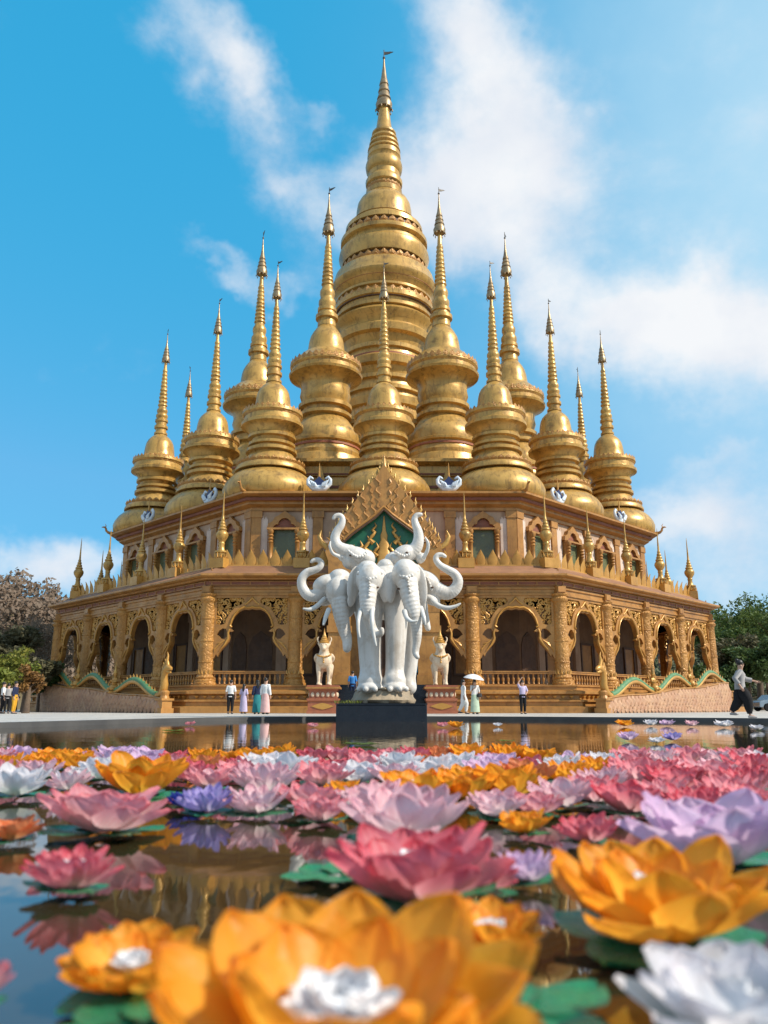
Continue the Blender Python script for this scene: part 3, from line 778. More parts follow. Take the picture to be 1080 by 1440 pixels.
for sx in (-1,1):
    pb = MB()
    x0, x1 = gi[-1][0], go[-1][0]
    xa, xb = sorted((sx*x0, sx*x1)); 
    pb.box(xa+.02, xb-.02, -.33, .33, 1.62, zg-.003)
    pb.box(xa-.06, xb+.06, -.42, .42, 1.62, 2.2); pb.box(xa-.06, xb+.06, -.42, .42, zg-1.2, zg-.8)
    pb.build('gate_pillar', M['gold_low'], gate, 20)
# porch body: vaulted roof running back to the wall, inner door
rf = MB()
prof = [(x, z-.25) for x, z in go[:8]]
for sx in (-1, 1):
    for i in range(len(prof)-1):
        (x0, z0), (x1, z1) = prof[i], prof[i+1]
        v = [(sx*x0,.36,z0),(sx*x1,.36,z1),(sx*x1,5.9,z1),(sx*x0,5.9,z0)]
        rf.add(v, [(0,1,2,3)])
rf.build('porch_roof', M['roof'], gate, 60)
db = MB().plate([[(-2.5,1.63),(2.5,1.63),(2.5,8.6),(-2.5,8.6)],[(-1.5,1.64),(-1.5,5.6),(-.9,6.6),(0,7.1),(.9,6.6),(1.5,5.6),(1.5,1.64)]], 2.0, 2.3)
db.build('door_wall', M['gold_low'], gate, 20)
dd = MB(); dd.box(-1.5,-.03,2.12,2.2,1.63,6.0); dd.box(.03,1.5,2.12,2.2,1.63,6.0)
door = dd.build('door', M['wood'], gate, 20)
st = MB()
for i in range(9):
    z1 = 1.62-.18*i; st.box(-2.9,2.9,-.55-.36*(i+1)-(0 if i else 0),-.55-.36*i,-.02,z1-.004*i*0)
st.box(-2.9,2.9,-.55,.34,-.02,1.615)
st.build('stairs', M['black'], gate, 20)
# ------------------------------------------------------------------ stupas
def conv(Y, prof, z0):
    """photo profile (row, half width in px) of a vertical axis at distance Y -> (radius, height over z0)"""
    o = []
    for py, w in prof:
        t = tan(PITCH + math.atan((CY - py)/F)); h = Y*t
        o.append((max(0.0, w*(Y*cos(PITCH)+h*sin(PITCH))/F), HC + h - z0))
    return sorted(o, key=lambda q: q[1]) if o[0][1] > o[-1][1] and False else o
def rings(y0, w0, y1, w1, n, k=.16):
    o = []
    for i in range(n):
        a, b = i/n, (i+1)/n
        ya, yb = y0+(y1-y0)*a, y0+(y1-y0)*b
        wa, wb = w0+(w1-w0)*a, w0+(w1-w0)*b
        o += [(ya, wa*(1-k*.4)), (ya*.72+yb*.28, wa*(1+k)), (ya*.4+yb*.6, wa*(1+k*.8)), (ya*.12+yb*.88, wb*(1-k*.4))]
    return o
def leaf_ring(r, z, n, w, h, out=.0):
    mb = MB()
    for i in range(n):
        a = 2*pi*i/n; m3 = Matrix.Rotation(a, 3, 'Z')
        P = [(-.5*w,-r,z),(.5*w,-r,z),(-.42*w,-r-.05-out*.5,z+h*.5),(.42*w,-r-.05-out*.5,z+h*.5),(0,-r-out,z+h),(0,-r-.16*w-out*.4,z+h*.4),(0,-r+.12,z+h*.3)]
        mb.add([m3 @ Vector(p) for p in P], [(0,1,5),(0,5,2),(1,3,5),(2,5,4),(5,3,4),(0,2,6),(2,4,6),(4,3,6),(3,1,6)])
    return mb
def hti_mesh(prof):
    mb = MB().lathe(prof, 14)
    return mb
def stupa(kind, Y, z0, S, mats, seg):
    """meshes for one kind of stupa: list of (part name, mesh, material, parent part)"""
    out = []
    for nm, key, mat, sg in (('skirt','skirt','gold',seg),('body','body','gold',seg),('bell','bell','gold',seg),('spire','spire','gold',24)):
        pr = conv(Y, S[key], z0)
        if key == 'body':       # crisper ledges and grooves
            H_ = pr[-1][1]-pr[0][1]; win = .09*H_
            pr = [(r + .62*(r - sum(a for a, b in pr if abs(b-z) < win)/sum(1 for a, b in pr if abs(b-z) < win)), z) if 0 < i < len(pr)-1 else (r, z) for i, (r, z) in enumerate(pr)]
        out.append((nm, MB().lathe(pr, sg).mesh(kind+'_'+nm, 35), M[mats.get(nm, mat)], None))
    hp = conv(Y, S['hti'], z0)
    out.append(('umbrella_finial', MB().lathe(hp, 14).mesh(kind+'_hti', 35), M['hti'], None))
    ztop = hp[-1][1]; e = hp[0][0]
    bl = MB()
    for i in range(10):
        a = 2*pi*i/10; c = (e*1.05*cos(a), e*1.05*sin(a), hp[0][1]-e*.25)
        bl.ball(c, (e*.10, e*.10, e*.26), 6, 4)
    out.append(('bell_fringe', bl.mesh(kind+'_fringe', 60), M['hti'], 'umbrella_finial'))
    q = e*.9
    vb = MB().tube([(0,0,ztop-q*.6),(0,0,ztop+q*1.2)], q*.07, 5)
    vb.plate([[(0,0),(q*.55,q*.1),(q*1.35,q*.5),(q*.9,q*.55),(q*.6,q*.5),(0,q*.5)]], -q*.05, q*.05, lambda v: v+Vector((0,0,ztop+q*.35)))
    vb.ball((0,0,ztop-q*.2), q*.22, 8, 6)
    out.append(('vane', vb.mesh(kind+'_vane', 30), M['vane'], 'umbrella_finial'))
    for (py, w, n, ww, hh, oo) in S['leaves']:
        (r, z), = conv(Y, [(py, w)], z0)
        out.append(('leaf_crest', leaf_ring(r, z, n, ww, hh, oo).mesh(kind+'_leaves', 20), M['gold_relief'], 'body'))
    for (py, w) in S.get('bands', []):
        (r, z), = conv(Y, [(py, w)], z0)
        out.append(('dark_band', MB().lathe([(r-.05,z-.06),(r+.02,z-.05),(r+.02,z+.12),(r-.05,z+.13)], seg, closed=True).mesh(kind+'_band', 30), M['terra'], 'body'))
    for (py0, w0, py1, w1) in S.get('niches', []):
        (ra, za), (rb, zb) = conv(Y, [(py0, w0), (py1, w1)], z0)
        out.append(('shadow_niche', MB().lathe([(ra-.3,za),(ra+.03,za),(rb+.03,zb),(rb-.3,zb)], seg, closed=True).mesh(kind+'_niche', 30), M['wood'], 'body'))  # dark ring behind the leaves, its colour stands in for the recess shade
    return out
def place_stupa(parts, name, label, x, y, z, rz, group, sc=1.0):
    t = thing(name, label, 'stupa', (x, y, z), rz, group); t.scale = (sc,)*3
    done = {}
    for nm, me, mat, par in parts:
        done[nm] = mesh_obj(nm, me, mat, done[par] if par else t) if nm not in done or True else None
    return t
small = dict(
 skirt=[(714,54),(709,61),(702,65.5),(694,66),(687,63.5),(680,58.5),(674,52),(670,46),(668,40)],
 body=[(668,50),(665,49),(661,47),(660,44),(655,40),(650,36),(645,33),(641,31),(640,34),(636,34),(635,29),(632,29),(631,32),(627.5,32),(626.5,28),(621.5,29),(620.5,32.5),(617,33),(615,31.5),(611,34),(607,37),(605,39),(604,41.5),(600,42),(598,40),(591,39.5),(588,41),(584,40),(581,36),(579,30)],
 bell=[(579,29),(577,26),(574,25),(568,24.2),(561,23.2),(555,21.8),(550,19.2),(546,15.5),(543,12),(540,9.4)],
 spire=[(540,10.8),(537,10.8),(536,8.8),(531,8.8),(530,11),(526,11),(525,8.8),(520,8.6),(519,10.4),(515.5,10.4),(514,8.4)]+rings(513,8.8,496,7.2,2,.1)+rings(494,6.6,432,3.0,10)+[(431,2.6),(417,1.8)],
 hti=[(420,6.2),(416,6.6),(411,4.9),(410.5,5.6),(406,4.0),(405.5,4.7),(401,3.1),(400.5,3.7),(396,2.2),(390,1.3),(382,.7),(374,.3)],
 leaves=[(591,39.5,34,.62,.62,.10),(660,46,30,.55,.35,.1)])
Ys = TC[1]-20.2
small_parts = stupa('small_stupa', Ys, 15.0, small, {}, 40)
big = dict(
 skirt=[(676,62),(660,58),(652,56),(650,53)],
 body=[(650,53),(645,53),(640,51),(634,51),(632,53),(629,53),(627,50),(621,50),(616,48.5),(612,46.5),(606,42),(600,38),(594,34.5),(592,33),(590,36.5),(586,36.5),(584.5,33),(579,33),(578,36.5),(573,36.5),(571.5,33),(566,34),(560,35.5),(552,35.5),(547,36.8),(543,38.5),(539,41.5),(536,45.5),(534,48.5),(531,49.5),(529,47.5),(524,47.5),(521,49),(516,48),(511,43),(505,38),(501,32)],
 bell=[(501,32),(499,27.5),(496,26),(490,25.2),(482,24),(476,22.3),(470,19),(465,15.4),(461,12.4)],
 spire=[(461,13),(456,13),(455,12.4),(451,12.4),(450,15.8),(445,15.8),(444,12),(440,11.6),(439,13.2),(435,13.2),(434,10.8)]+rings(433,11.2,405,8.2,2,.08)+rings(403,7.6,345,3.8,10,.14)+[(344,3.4),(324,2.2)],
 hti=[(328,8.0),(323,8.6),(317,6.2),(316.5,7.2),(311,5.2),(310.5,6.0),(305,4.0),(304.5,4.8),(298,2.9),(290,1.7),(280,.9),(271,.4)],
 leaves=[(524,47.5,34,.85,.8,.12)], bands=[(637,51.3)])
RI = 13.3; Yb = TC[1]-RI*cos(R(22.5))
big_parts = stupa('tall_stupa', Yb, 19.4, big, {}, 44)
main = dict(
 skirt=[(690,130),(660,110),(640,92),(632,86)],
 body=[(632,82),(622,82),(615,74),(605,66),(600,62),(590,60),(588,63),(578,63),(576,58),(568,57),(567,60),(562,60),(561,56),(552,55),(551,58),(546,58),(545,55),(535,57),(533,61),(524,62),(520,59),(512,58.5),(511,61),(506,61.5),(505,58.8),(500,60),(494,62),(492,66),(484,67.5),(480,65.5),(474,67),(470,70),(466,71),(462,68.5),(459,66),(458,68.5),(454,68.5),(453,66),(448,66.5),(446,69.5),(440,69.5),(436,66),(433,65.5),(432,67.8),(429,67.8),(428,66),(422,68.5),(418,71),(412,71.5),(406,69),(396,67),(392,64),(391,62),(390,55.5),(381,55),(380,60),(368,61.5),(362,60.5),(358,57),(352,56),(350,59),(345,58.5),(343,52),(334,51),(333,54),(327,53.5),(323,49),(320,46)],
 bell=[(320,47),(317,40),(310,39),(300,38.5),(292,37),(286,33.5),(281,28),(278,24)],
 spire=[(278,25),(272,25.5),(270,22.5),(265,22.5),(263,25.5),(258,26),(254,24),(252,22),(246,22),(243,25),(236,26),(231,24.5),(229,21.5),(226,22),(224,23.5),(218,23)]+rings(217,21,186,14,4,.1)+[(184,11.5),(170,9.3),(155,7.4),(150,6.8)],
 hti=[(153,11),(147,11.8),(141,8.5),(140,10),(131,7.2),(130,8.4),(121,5.8),(120,6.8),(110,4.2),(102,3.0),(92,1.6),(80,.8)],
 leaves=[(390.5,58,34,.95,.75,.16),(343,54,30,.9,.72,.14),(446,67.5,38,1.2,.95,.16),(271,23.5,24,.6,.5,.06)], bands=[(420,70.5),(520,58.7)], niches=[(448,67.6,442,69.2),(389,55.6,381,55.2),(342.5,52.1,334.5,51.2)])
main_parts = stupa('main_stupa', TC[1], 25.5, main, {n: 'gold_main' for n in ('skirt','body','bell','spire')}, 64)
G1, G2 = 'small stupas round the temple roof', 'tall stupas of the inner ring'
sl = {0:('golden small stupa directly above the green gate gable'),
 -1:'golden small stupa on the front corner left of the gable', 1:'golden small stupa on the front corner right of the gable',
 -2:'shaded golden small stupa at the middle of the left arcade side', 2:'sunlit golden small stupa at the middle of the right arcade side',
 -3:'golden small stupa at the far left end corner of the roof', 3:'golden small stupa at the far right end corner of the roof',
 -4:'distant golden small stupa with only its spire showing among the left roof stupas', 4:'distant golden small stupa with only its spire showing among the right roof stupas',
 -5:'golden small stupa on the hidden rear of the roof, left side', 5:'golden small stupa on the hidden rear of the roof, right side'}
RC, RM = 22.0, 20.2
for k in range(-4, 5):
    a = R(22.5*k); r = RC if k % 2 else RM
    place_stupa(small_parts, 'small_stupa', sl[k], TC[0]+r*sin(a), TC[1]-r*cos(a), 15.0, a, G1, 1.0)
bl_ = {-1:'tall golden stupa just left of the main spire, dark stained base', 1:'tall golden stupa just right of the main spire, red band at its base',
 -3:'tall golden stupa half hidden behind the front left corner stupa', 3:'tall golden stupa half hidden behind the front right corner stupa',
 }
for k in (-3,-1,1,3):
    a = R(22.5*k)
    place_stupa(big_parts, 'tall_stupa', bl_[k], TC[0]+RI*sin(a), TC[1]-RI*cos(a), 19.4, a, G2)
place_stupa(main_parts, 'main_stupa', 'giant central golden stupa with ringed spire, highest point of the temple', TC[0], TC[1], 25.5, 0, None)

# swan boat ornaments on the upper roof edge
sw = MB()
sw.tube([(-.62,0,.28),(-.4,0,.14),(0,0,.08),(.4,0,.14),(.62,0,.28)], [.16,.24,.28,.24,.16], 10)
for sx in (-1,1):
    sw.tube([(sx*.55,0,.25),(sx*.78,0,.45),(sx*.80,0,.75),(sx*.62,0,.95),(sx*.50,0,.86),(sx*.40,0,.80)], [.17,.15,.12,.11,.09,.02], 8)
    for q in range(3): sw.tube([(sx*(.2+.1*q),-.22,.2),(sx*(.3+.12*q),-.3,.4+.05*q),(sx*(.5+.1*q),-.25,.6+.05*q)], [.10,.09,.02], 6)
sw_me = sw.mesh('swan', 60)
sd_me = MB().plate([[(-.42,.3),(.42,.3),(.36,.62),(.18,.75),(0,1.0),(-.18,.75),(-.36,.62)]], -.12, .12).mesh('shield', 20)
sp_me = MB().tube([(0,0,.7),(0,0,1.2),(0,0,2.0)], [.09,.07,.01], 6).mesh('spike', 60)
SWL = {-1:'pale blue twin swan ornament on the roof edge left of the gate gable', 1:'pale blue twin swan ornament on the roof edge right of the gate gable',
 -3:'small pale swan ornament between the corner and middle stupas of the shaded left side', 3:'small pale swan ornament between the corner and middle stupas of the sunlit right side',
 -5:'small pale swan ornament by the leftmost end of the upper roof edge', 5:'small pale swan ornament by the rightmost end of the upper roof edge'}
for k in (-5,-3,-1,1,3,5):
    a = R(11.25*k); fa = R(45*round(k/4 + (.01 if k > 0 else -.01)))
    rr = 23.0/cos(a-fa)
    t = thing('swan_ornament', SWL[k], 'ornament', (TC[0]+rr*sin(a), TC[1]-rr*cos(a), 15.3), fa, 'swan ornaments on the upper roof')
    mesh_obj('swan', sw_me, M['swan'], t); mesh_obj('shield', sd_me, M['navy'], t); mesh_obj('spike', sp_me, M['gold_bright'], t)
# ------------------------------------------------------------------ elephant statue
def remesh(mb, name, mat, parent, voxel, smooth_it, loc=(0,0,0)):
    o = mb.build(name, mat, parent, 0, loc)
    r = o.modifiers.new('remesh', 'REMESH'); r.mode = 'VOXEL'; r.voxel_size = voxel; r.use_smooth_shade = True
    s = o.modifiers.new('smooth', 'SMOOTH'); s.factor = .5; s.iterations = smooth_it
    return o
EY = 27.0
X0, _ = at(540, 985, EY); 
def E3(px, py, d=0.0):
    """statue-local point from a photo pixel, at depth EY + d"""
    X, Z = at(px, py, EY + d); return Vector((X, d, Z))
EPX = .0245
S = thing('elephant_statue', 'big white many headed elephant statue with raised curling trunks above the black plinth', 'statue', (0, EY, 0))
em = MB()
def chain(pts, seg=12, mb=em, k=None):
    """pts: (px, py, depth, radius px); interpolated with a spline then swept, ends rounded"""
    k = k or (EPX if seg > 12 else EPX*.87)
    P = [E3(a, b, c) for a, b, c, _ in pts]; Rr = [q[3]*k for q in pts]
    n = len(P); PP = []; RR = []
    for i in range(n-1):
        p0, p1, p2, p3 = P[max(i-1,0)], P[i], P[i+1], P[min(i+2,n-1)]
        for j in range(8):
            t = j/8
            PP.append(.5*((2*p1)+(-p0+p2)*t+(2*p0-5*p1+4*p2-p3)*t*t+(-p0+3*p1-3*p2+p3)*t**3)); RR.append((Rr[i]*(1-t)+Rr[i+1]*t)*(1+(.075 if seg == 12 and mb is em and j % 2 else 0)))
    PP.append(P[-1]); RR.append(Rr[-1])
    mb.tube(PP, RR, seg*2)
    mb.ball(PP[0], RR[0], seg*2, 14); mb.ball(PP[-1], RR[-1], seg*2, 14)
def blob(px, py, d, rx, ry, rd, ang=0, mb=em, tilt=0):
    q_ = .94; rx *= q_; ry *= q_
    m = Matrix.Rotation(R(ang), 3, 'Y') @ Matrix.Rotation(R(tilt), 3, 'Z')
    mb.ball(E3(px, py, d), (rx*EPX, rd, ry*EPX), 40, 24, m)
# trunk of the body and the legs
blob(538,836,1.2,38,36,1.4); blob(542,820,.5,34,28,.9); blob(536,842,2.2,36,34,1.0); blob(545,848,.25,30,20,.6)
chain([(519,845,-.1,20),(519,880,-.2,17.5),(520,915,-.25,15.5),(521,940,-.25,14.5),(521,952,-.28,15.5),(521,958,-.3,17)], 16); blob(521,966,-.34,18.5,9,.46)
chain([(557,845,-.1,19),(557,885,-.2,15),(556,920,-.22,13.2),(555,942,-.22,12.6),(555,952,-.26,14),(555,958,-.3,15.5)], 16); blob(555,966,-.34,17,9,.44)
chain([(580,850,.6,17),(580,890,.6,12),(578,930,.6,9.6),(575,952,.6,9.6),(575,966,.55,11)], 14)
chain([(514,850,2.0,20),(519,900,2.1,13),(521,945,2.1,12),(521,966,2.0,13)], 14)
chain([(562,850,2.3,20),(562,900,2.3,15),(562,945,2.3,14),(562,968,2.2,16)], 14)
# head A (front, facing left of camera) with the long straight trunk
blob(520,815,-.75,20,24,.62); blob(517,800,-.55,15,12,.5); blob(512,803,-.72,8,8,.3); blob(526,803,-.72,8,8,.3)
chain([(518,822,-1.0,15),(517,845,-1.2,12.5),(517,862,-1.22,10),(520,876,-1.16,8.2),(525,887,-1.15,6.8),(531,892,-1.22,5.6),(536,890,-1.32,4.4),(537,885,-1.38,3.4)])
blob(498,820,-.62,11,26,.075,10,tilt=28); blob(495,840,-.58,7,15,.06,12,tilt=28); blob(539,824,-.78,9,25,.07,-8,tilt=-30)
# head B (front right)
blob(570,808,-.7,20,23,.6); blob(562,798,-.62,8,8,.3); blob(577,798,-.62,8,8,.3)
chain([(573,820,-.95,16),(578,845,-1.1,13),(583,865,-1.15,10.5),(586,885,-1.12,8),(586,903,-1.1,6.2),(584,917,-1.12,4.8),(587,924,-1.2,3.6)])
blob(592,824,-.62,10,29,.075,-6,tilt=-28); blob(593,848,-.58,6.5,14,.06,-10,tilt=-28); blob(551,826,-.78,8,24,.07,6,tilt=30)
# head C (lower left, trunk hanging)
blob(476,832,-.15,19,22,.5); chain([(478,845,-.3,15),(480,865,-.4,12),(484,885,-.42,9.5),(488,900,-.42,7.6),(488,912,-.45,6.4)])
blob(494,846,.0,10,24,.14,12)
# head D (left, trunk curling up)
blob(460,822,.35,22,15,.5,-15); blob(478,815,.4,18,16,.6)
chain([(470,826,.3,16),(455,832,.25,12),(442,838,.2,9.6),(431,835,.18,8.4),(424.5,824,.15,7.4),(425,813,.12,6.8),(432,805,.1,6.4),(441,802,.08,5.8),(449,798,.06,5.2),(452,792,.05,4.6),(448,787.5,.04,4.0),(442,787.5,.03,3.4),(438,790,.02,2.8)])
blob(462,845,.3,14,6,.25,-20)
# head E (upper left, raised trunk)
blob(502,783,.5,22,15,.5,18); blob(514,786,.55,15,14,.5); blob(494,790,.5,14,12,.42); chain([(512,800,.6,20),(516,825,.6,24)])
chain([(492,777,.4,13),(482,773,.35,10.5),(474,767,.3,8.8),(471,757,.28,7.6),(474,747,.25,6.6),(480,738,.22,5.8),(481.5,730,.2,5),(478,725,.18,4.3),(472,725.5,.16,3.6),(469,729,.15,2.8)])
blob(484,786,.4,10,5,.24,20); blob(520,800,.3,16,9,.14,30)
# head F (upper right, raised trunk)
blob(568,781,.5,21,15,.5,-30); blob(555,788,.55,16,13,.5); chain([(566,800,.6,20),(560,825,.6,24)])
chain([(576,778,.4,13),(585,770,.34,10),(588.5,759,.3,8.6),(588,748,.26,7.4),(584.5,738,.23,6.2),(583,730,.2,5),(586,724.5,.18,4.2),(592,723.5,.16,3.2)])
blob(592,785,.4,9,7,.24,-50); blob(543,797,.4,14,12,.5)
# head G (right, trunk curling up)
blob(598,818,.35,24,16,.55,25); chain([(578,806,.4,18),(600,822,.35,16),(618,831,.25,12),(631,834,.2,10),(641,827,.16,8.8),(644,816,.13,7.8),(639,807,.1,7),(629,801,.08,6.2),(619,795,.06,5.4),(613,787,.05,4.8),(615,781,.04,4.2),(621,780,.03,3.6),(626,782.5,.02,2.8)])
blob(606,843,.3,15,8,.3,25); blob(588,806,.05,8,16,.16,-30)
# head H (rear right, trunk hanging)
chain([(590,845,.8,13),(596,862,.7,7),(600,877,.65,5.4),(602,884,.62,4.4)])
# toes
for (cx, d) in ((521,-.3),(555,-.3)):
    for i in range(4):
        a = R(200+47*i); em.ball(E3(cx+17*cos(a), 969, d-.05+.42*sin(a)), (.10,.10,.10), 8, 6)
body = remesh(em, 'elephant_body', M['white'], S, .026, 3)
# tusks
def tusk(pts, k=EPX):
    mb = MB(); chain(pts, 10, mb, k); mb.build('tusk', M['tusk'], S, 60)
tusk([(524,856,-1.35,3.4),(523,868,-1.62,3.0),(524,884,-1.75,2.5),(527,900,-1.8,1.9),(529,908,-1.82,1.0)])
tusk([(507,858,-1.3,3.0),(504,872,-1.55,2.6),(504,886,-1.65,2.0),(506,896,-1.7,1.0)])
tusk([(569,860,-1.3,3.6),(572,869,-1.6,3.0),(579,874,-1.75,2.4),(586,873,-1.8,1.2)])
tusk([(592,855,-1.15,3.2),(596,868,-1.35,2.6),(598,878,-1.4,1.2)])
tusk([(456,842,-.05,3.2),(446,852,-.2,3.4),(436,857,-.28,2.8),(427,856,-.3,1.4)])
tusk([(462,858,-.5,3.6),(458,868,-.7,3.0),(455,878,-.8,1.6)])
tusk([(476,782,.05,2.6),(468,778,-.1,2.4),(464,769,-.18,2.0),(464.5,762,-.2,1.0)])
tusk([(596,784,.05,2.8),(601,774,-.1,2.6),(602,764,-.18,2.2),(598,756,-.2,1.2)])
tusk([(608,845,-.05,3.8),(617,852,-.2,3.8),(628,855,-.3,3.2),(639,853,-.34,2.4),(647,849,-.35,1.3)])
# carved head bands and eyes (own small pieces)
def beads(pts, r, nm='head_band', mat='white'):
    mb = MB(); P = [E3(*p) for p in pts]
    tot = []
    for i in range(len(P)-1):
        for j in range(4): tot.append(P[i].lerp(P[i+1], j/4))
    for i, p in enumerate(tot + [P[-1]]): mb.ball(p, r*(1 if i % 2 else 1.35), 7, 5)
    mb.build(nm, M[mat], S, 60)
beads([(504,806,-1.05),(512,812,-1.26),(520,814,-1.34),(528,812,-1.26),(536,806,-1.0)], .05)
beads([(512,799,-1.0),(518,806,-1.28),(520,824,-1.42),(519,838,-1.46)], .045)
beads([(556,803,-1.0),(563,810,-1.2),(571,812,-1.28),(579,809,-1.2),(586,803,-.95)], .05)
beads([(572,800,-1.1),(573,814,-1.32),(576,832,-1.36)], .045)
beads([(490,775,.02),(496,780,-.02),(502,783,0),(509,782,.04),(515,778,.12)], .045)
beads([(556,776,.05),(562,780,.0),(568,782,.0),(575,780,.02)], .045)
beads([(594,806,-.2),(600,813,-.22),(604,821,-.2),(606,829,-.12)], .045)
for e in ((509,826,-1.22),(531,826,-1.18),(561,828,-1.12),(586,834,-1.1),(493,781,.02),(572,777,.02),(608,826,-.18),(466,825,-.22)):
    mb = MB(); mb.ball(E3(*e), (.055,.05,.035), 10, 6); mb.build('eye', M['wood'], S, 60)
# rock base under the feet
rb = MB().lathe([(1.06,0),(1.10,.1),(1.02,.2),(.98,.34),(.94,.40),(.98,.44),(.90,.50),(.6,.52)], 40, (-.02,1.0,.56), sx=1.0, sy=1.75)
for v_i, v_ in enumerate(rb.v):
    k_ = 1+.035*sin(v_i*1.7)+.02*sin(v_i*3.1); rb.v[v_i] = (v_[0]*k_, (v_[1]-1.0)*k_+1.0, v_[2])
rock = rb.build('rock_base', M['rock'], S, 60)
# black granite plinth in the water
pm_ = MB(); x0, z0 = at(472.5, 996, 25.4); x1, _ = at(600.5, 996, 25.4)
t = thing('granite_plinth', 'black granite plinth rising from the pool under the elephant statue', 'plinth', ((x0+x1)/2, 25.4, 0))
w_ = (x1-x0)/2
bm_ = MB(); bm_.box(-w_,w_,0,5.2,-.5,.50); pb_ = bm_.build('plinth_block', M['black'], t, 20)
cp_ = MB(); cp_.box(-w_-.015,w_+.015,-.015,5.215,.503,.545); cp_.build('plinth_cap', M['black'], t, 20)
for o_ in (pb_,):
    bv = o_.modifiers.new('bevel', 'BEVEL'); bv.width = .02; bv.segments = 2
# small potted greenery on the plinth
gp_ = MB(); rr_ = random.Random(4)
for i in range(160):
    x = rr_.uniform(-.42,.42); y = rr_.uniform(-.2,.2); a = rr_.uniform(0,6.28); l = rr_.uniform(.05,.12)
    gp_.add([(x,y,0),(x+.03*cos(a),y+.03*sin(a),l*.6),(x+.07*cos(a),y+.07*sin(a),l),(x+.03*cos(a+.8),y+.03*sin(a+.8),l*.5)],[(0,1,2,3)])
X_, Z_ = at(489, 991, 26.0)
tag(gp_.build('low_plant', M['leaf_lime'], None, 0, (X_, 26.0, .546)), 'low strip of yellow-green leaves on the left corner of the black plinth', 'plant')

# ------------------------------------------------------------------ guardian beasts on pedestals
def pedestal(px, label):
    X, _ = at(px, 1000, 45)
    t = thing('pedestal', label, 'pedestal', (X, 45, GZ), 0, 'terracotta pedestals beside the entrance')
    b = MB()
    def sq(h0, h1, z0, z1): b.add([(sx*h,sy*h,z) for z, h in ((z0,h0),(z1,h1)) for sx, sy in ((-1,-1),(1,-1),(1,1),(-1,1))], [(3,2,1,0),(4,5,6,7),(0,1,5,4),(1,2,6,5),(2,3,7,6),(3,0,4,7)])
    sq(.86,.86,0,.16); sq(.80,.80,.16,.62); sq(.80,.86,.62,.68); sq(.86,.86,.68,.80); sq(.74,.74,.80,1.2); sq(.74,.86,1.2,1.3); sq(.92,.92,1.3,1.42); sq(.86,.86,1.42,1.5)
    b.build('pedestal_block', M['terra'], t, 20)
    for k in range(4):
        d = MB().plate([[(-.62,.39),(-.3,.28),(0,.21),(.3,.28),(.62,.39),(.3,.50),(0,.57),(-.3,.50)]], -.83, -.802); d.build('diamond_inlay', M['gold_bright'], t, 20, rz=R(90*k))
        e = MB()
        for i in range(5): e.ball((-.56+.28*i,-.745,1.0), (.10,.05,.13), 10, 8)
        e.build('lotus_row', M['ivory'], t, 60, rz=R(90*k))
    c_ = MB(); c_.lathe([(1.24,1.3),(1.31,1.315),(1.31,1.405),(1.24,1.42)], 4, rot=R(45), closed=True); c_.build('cap_band', M['gold_low'], t, 20)
    return X
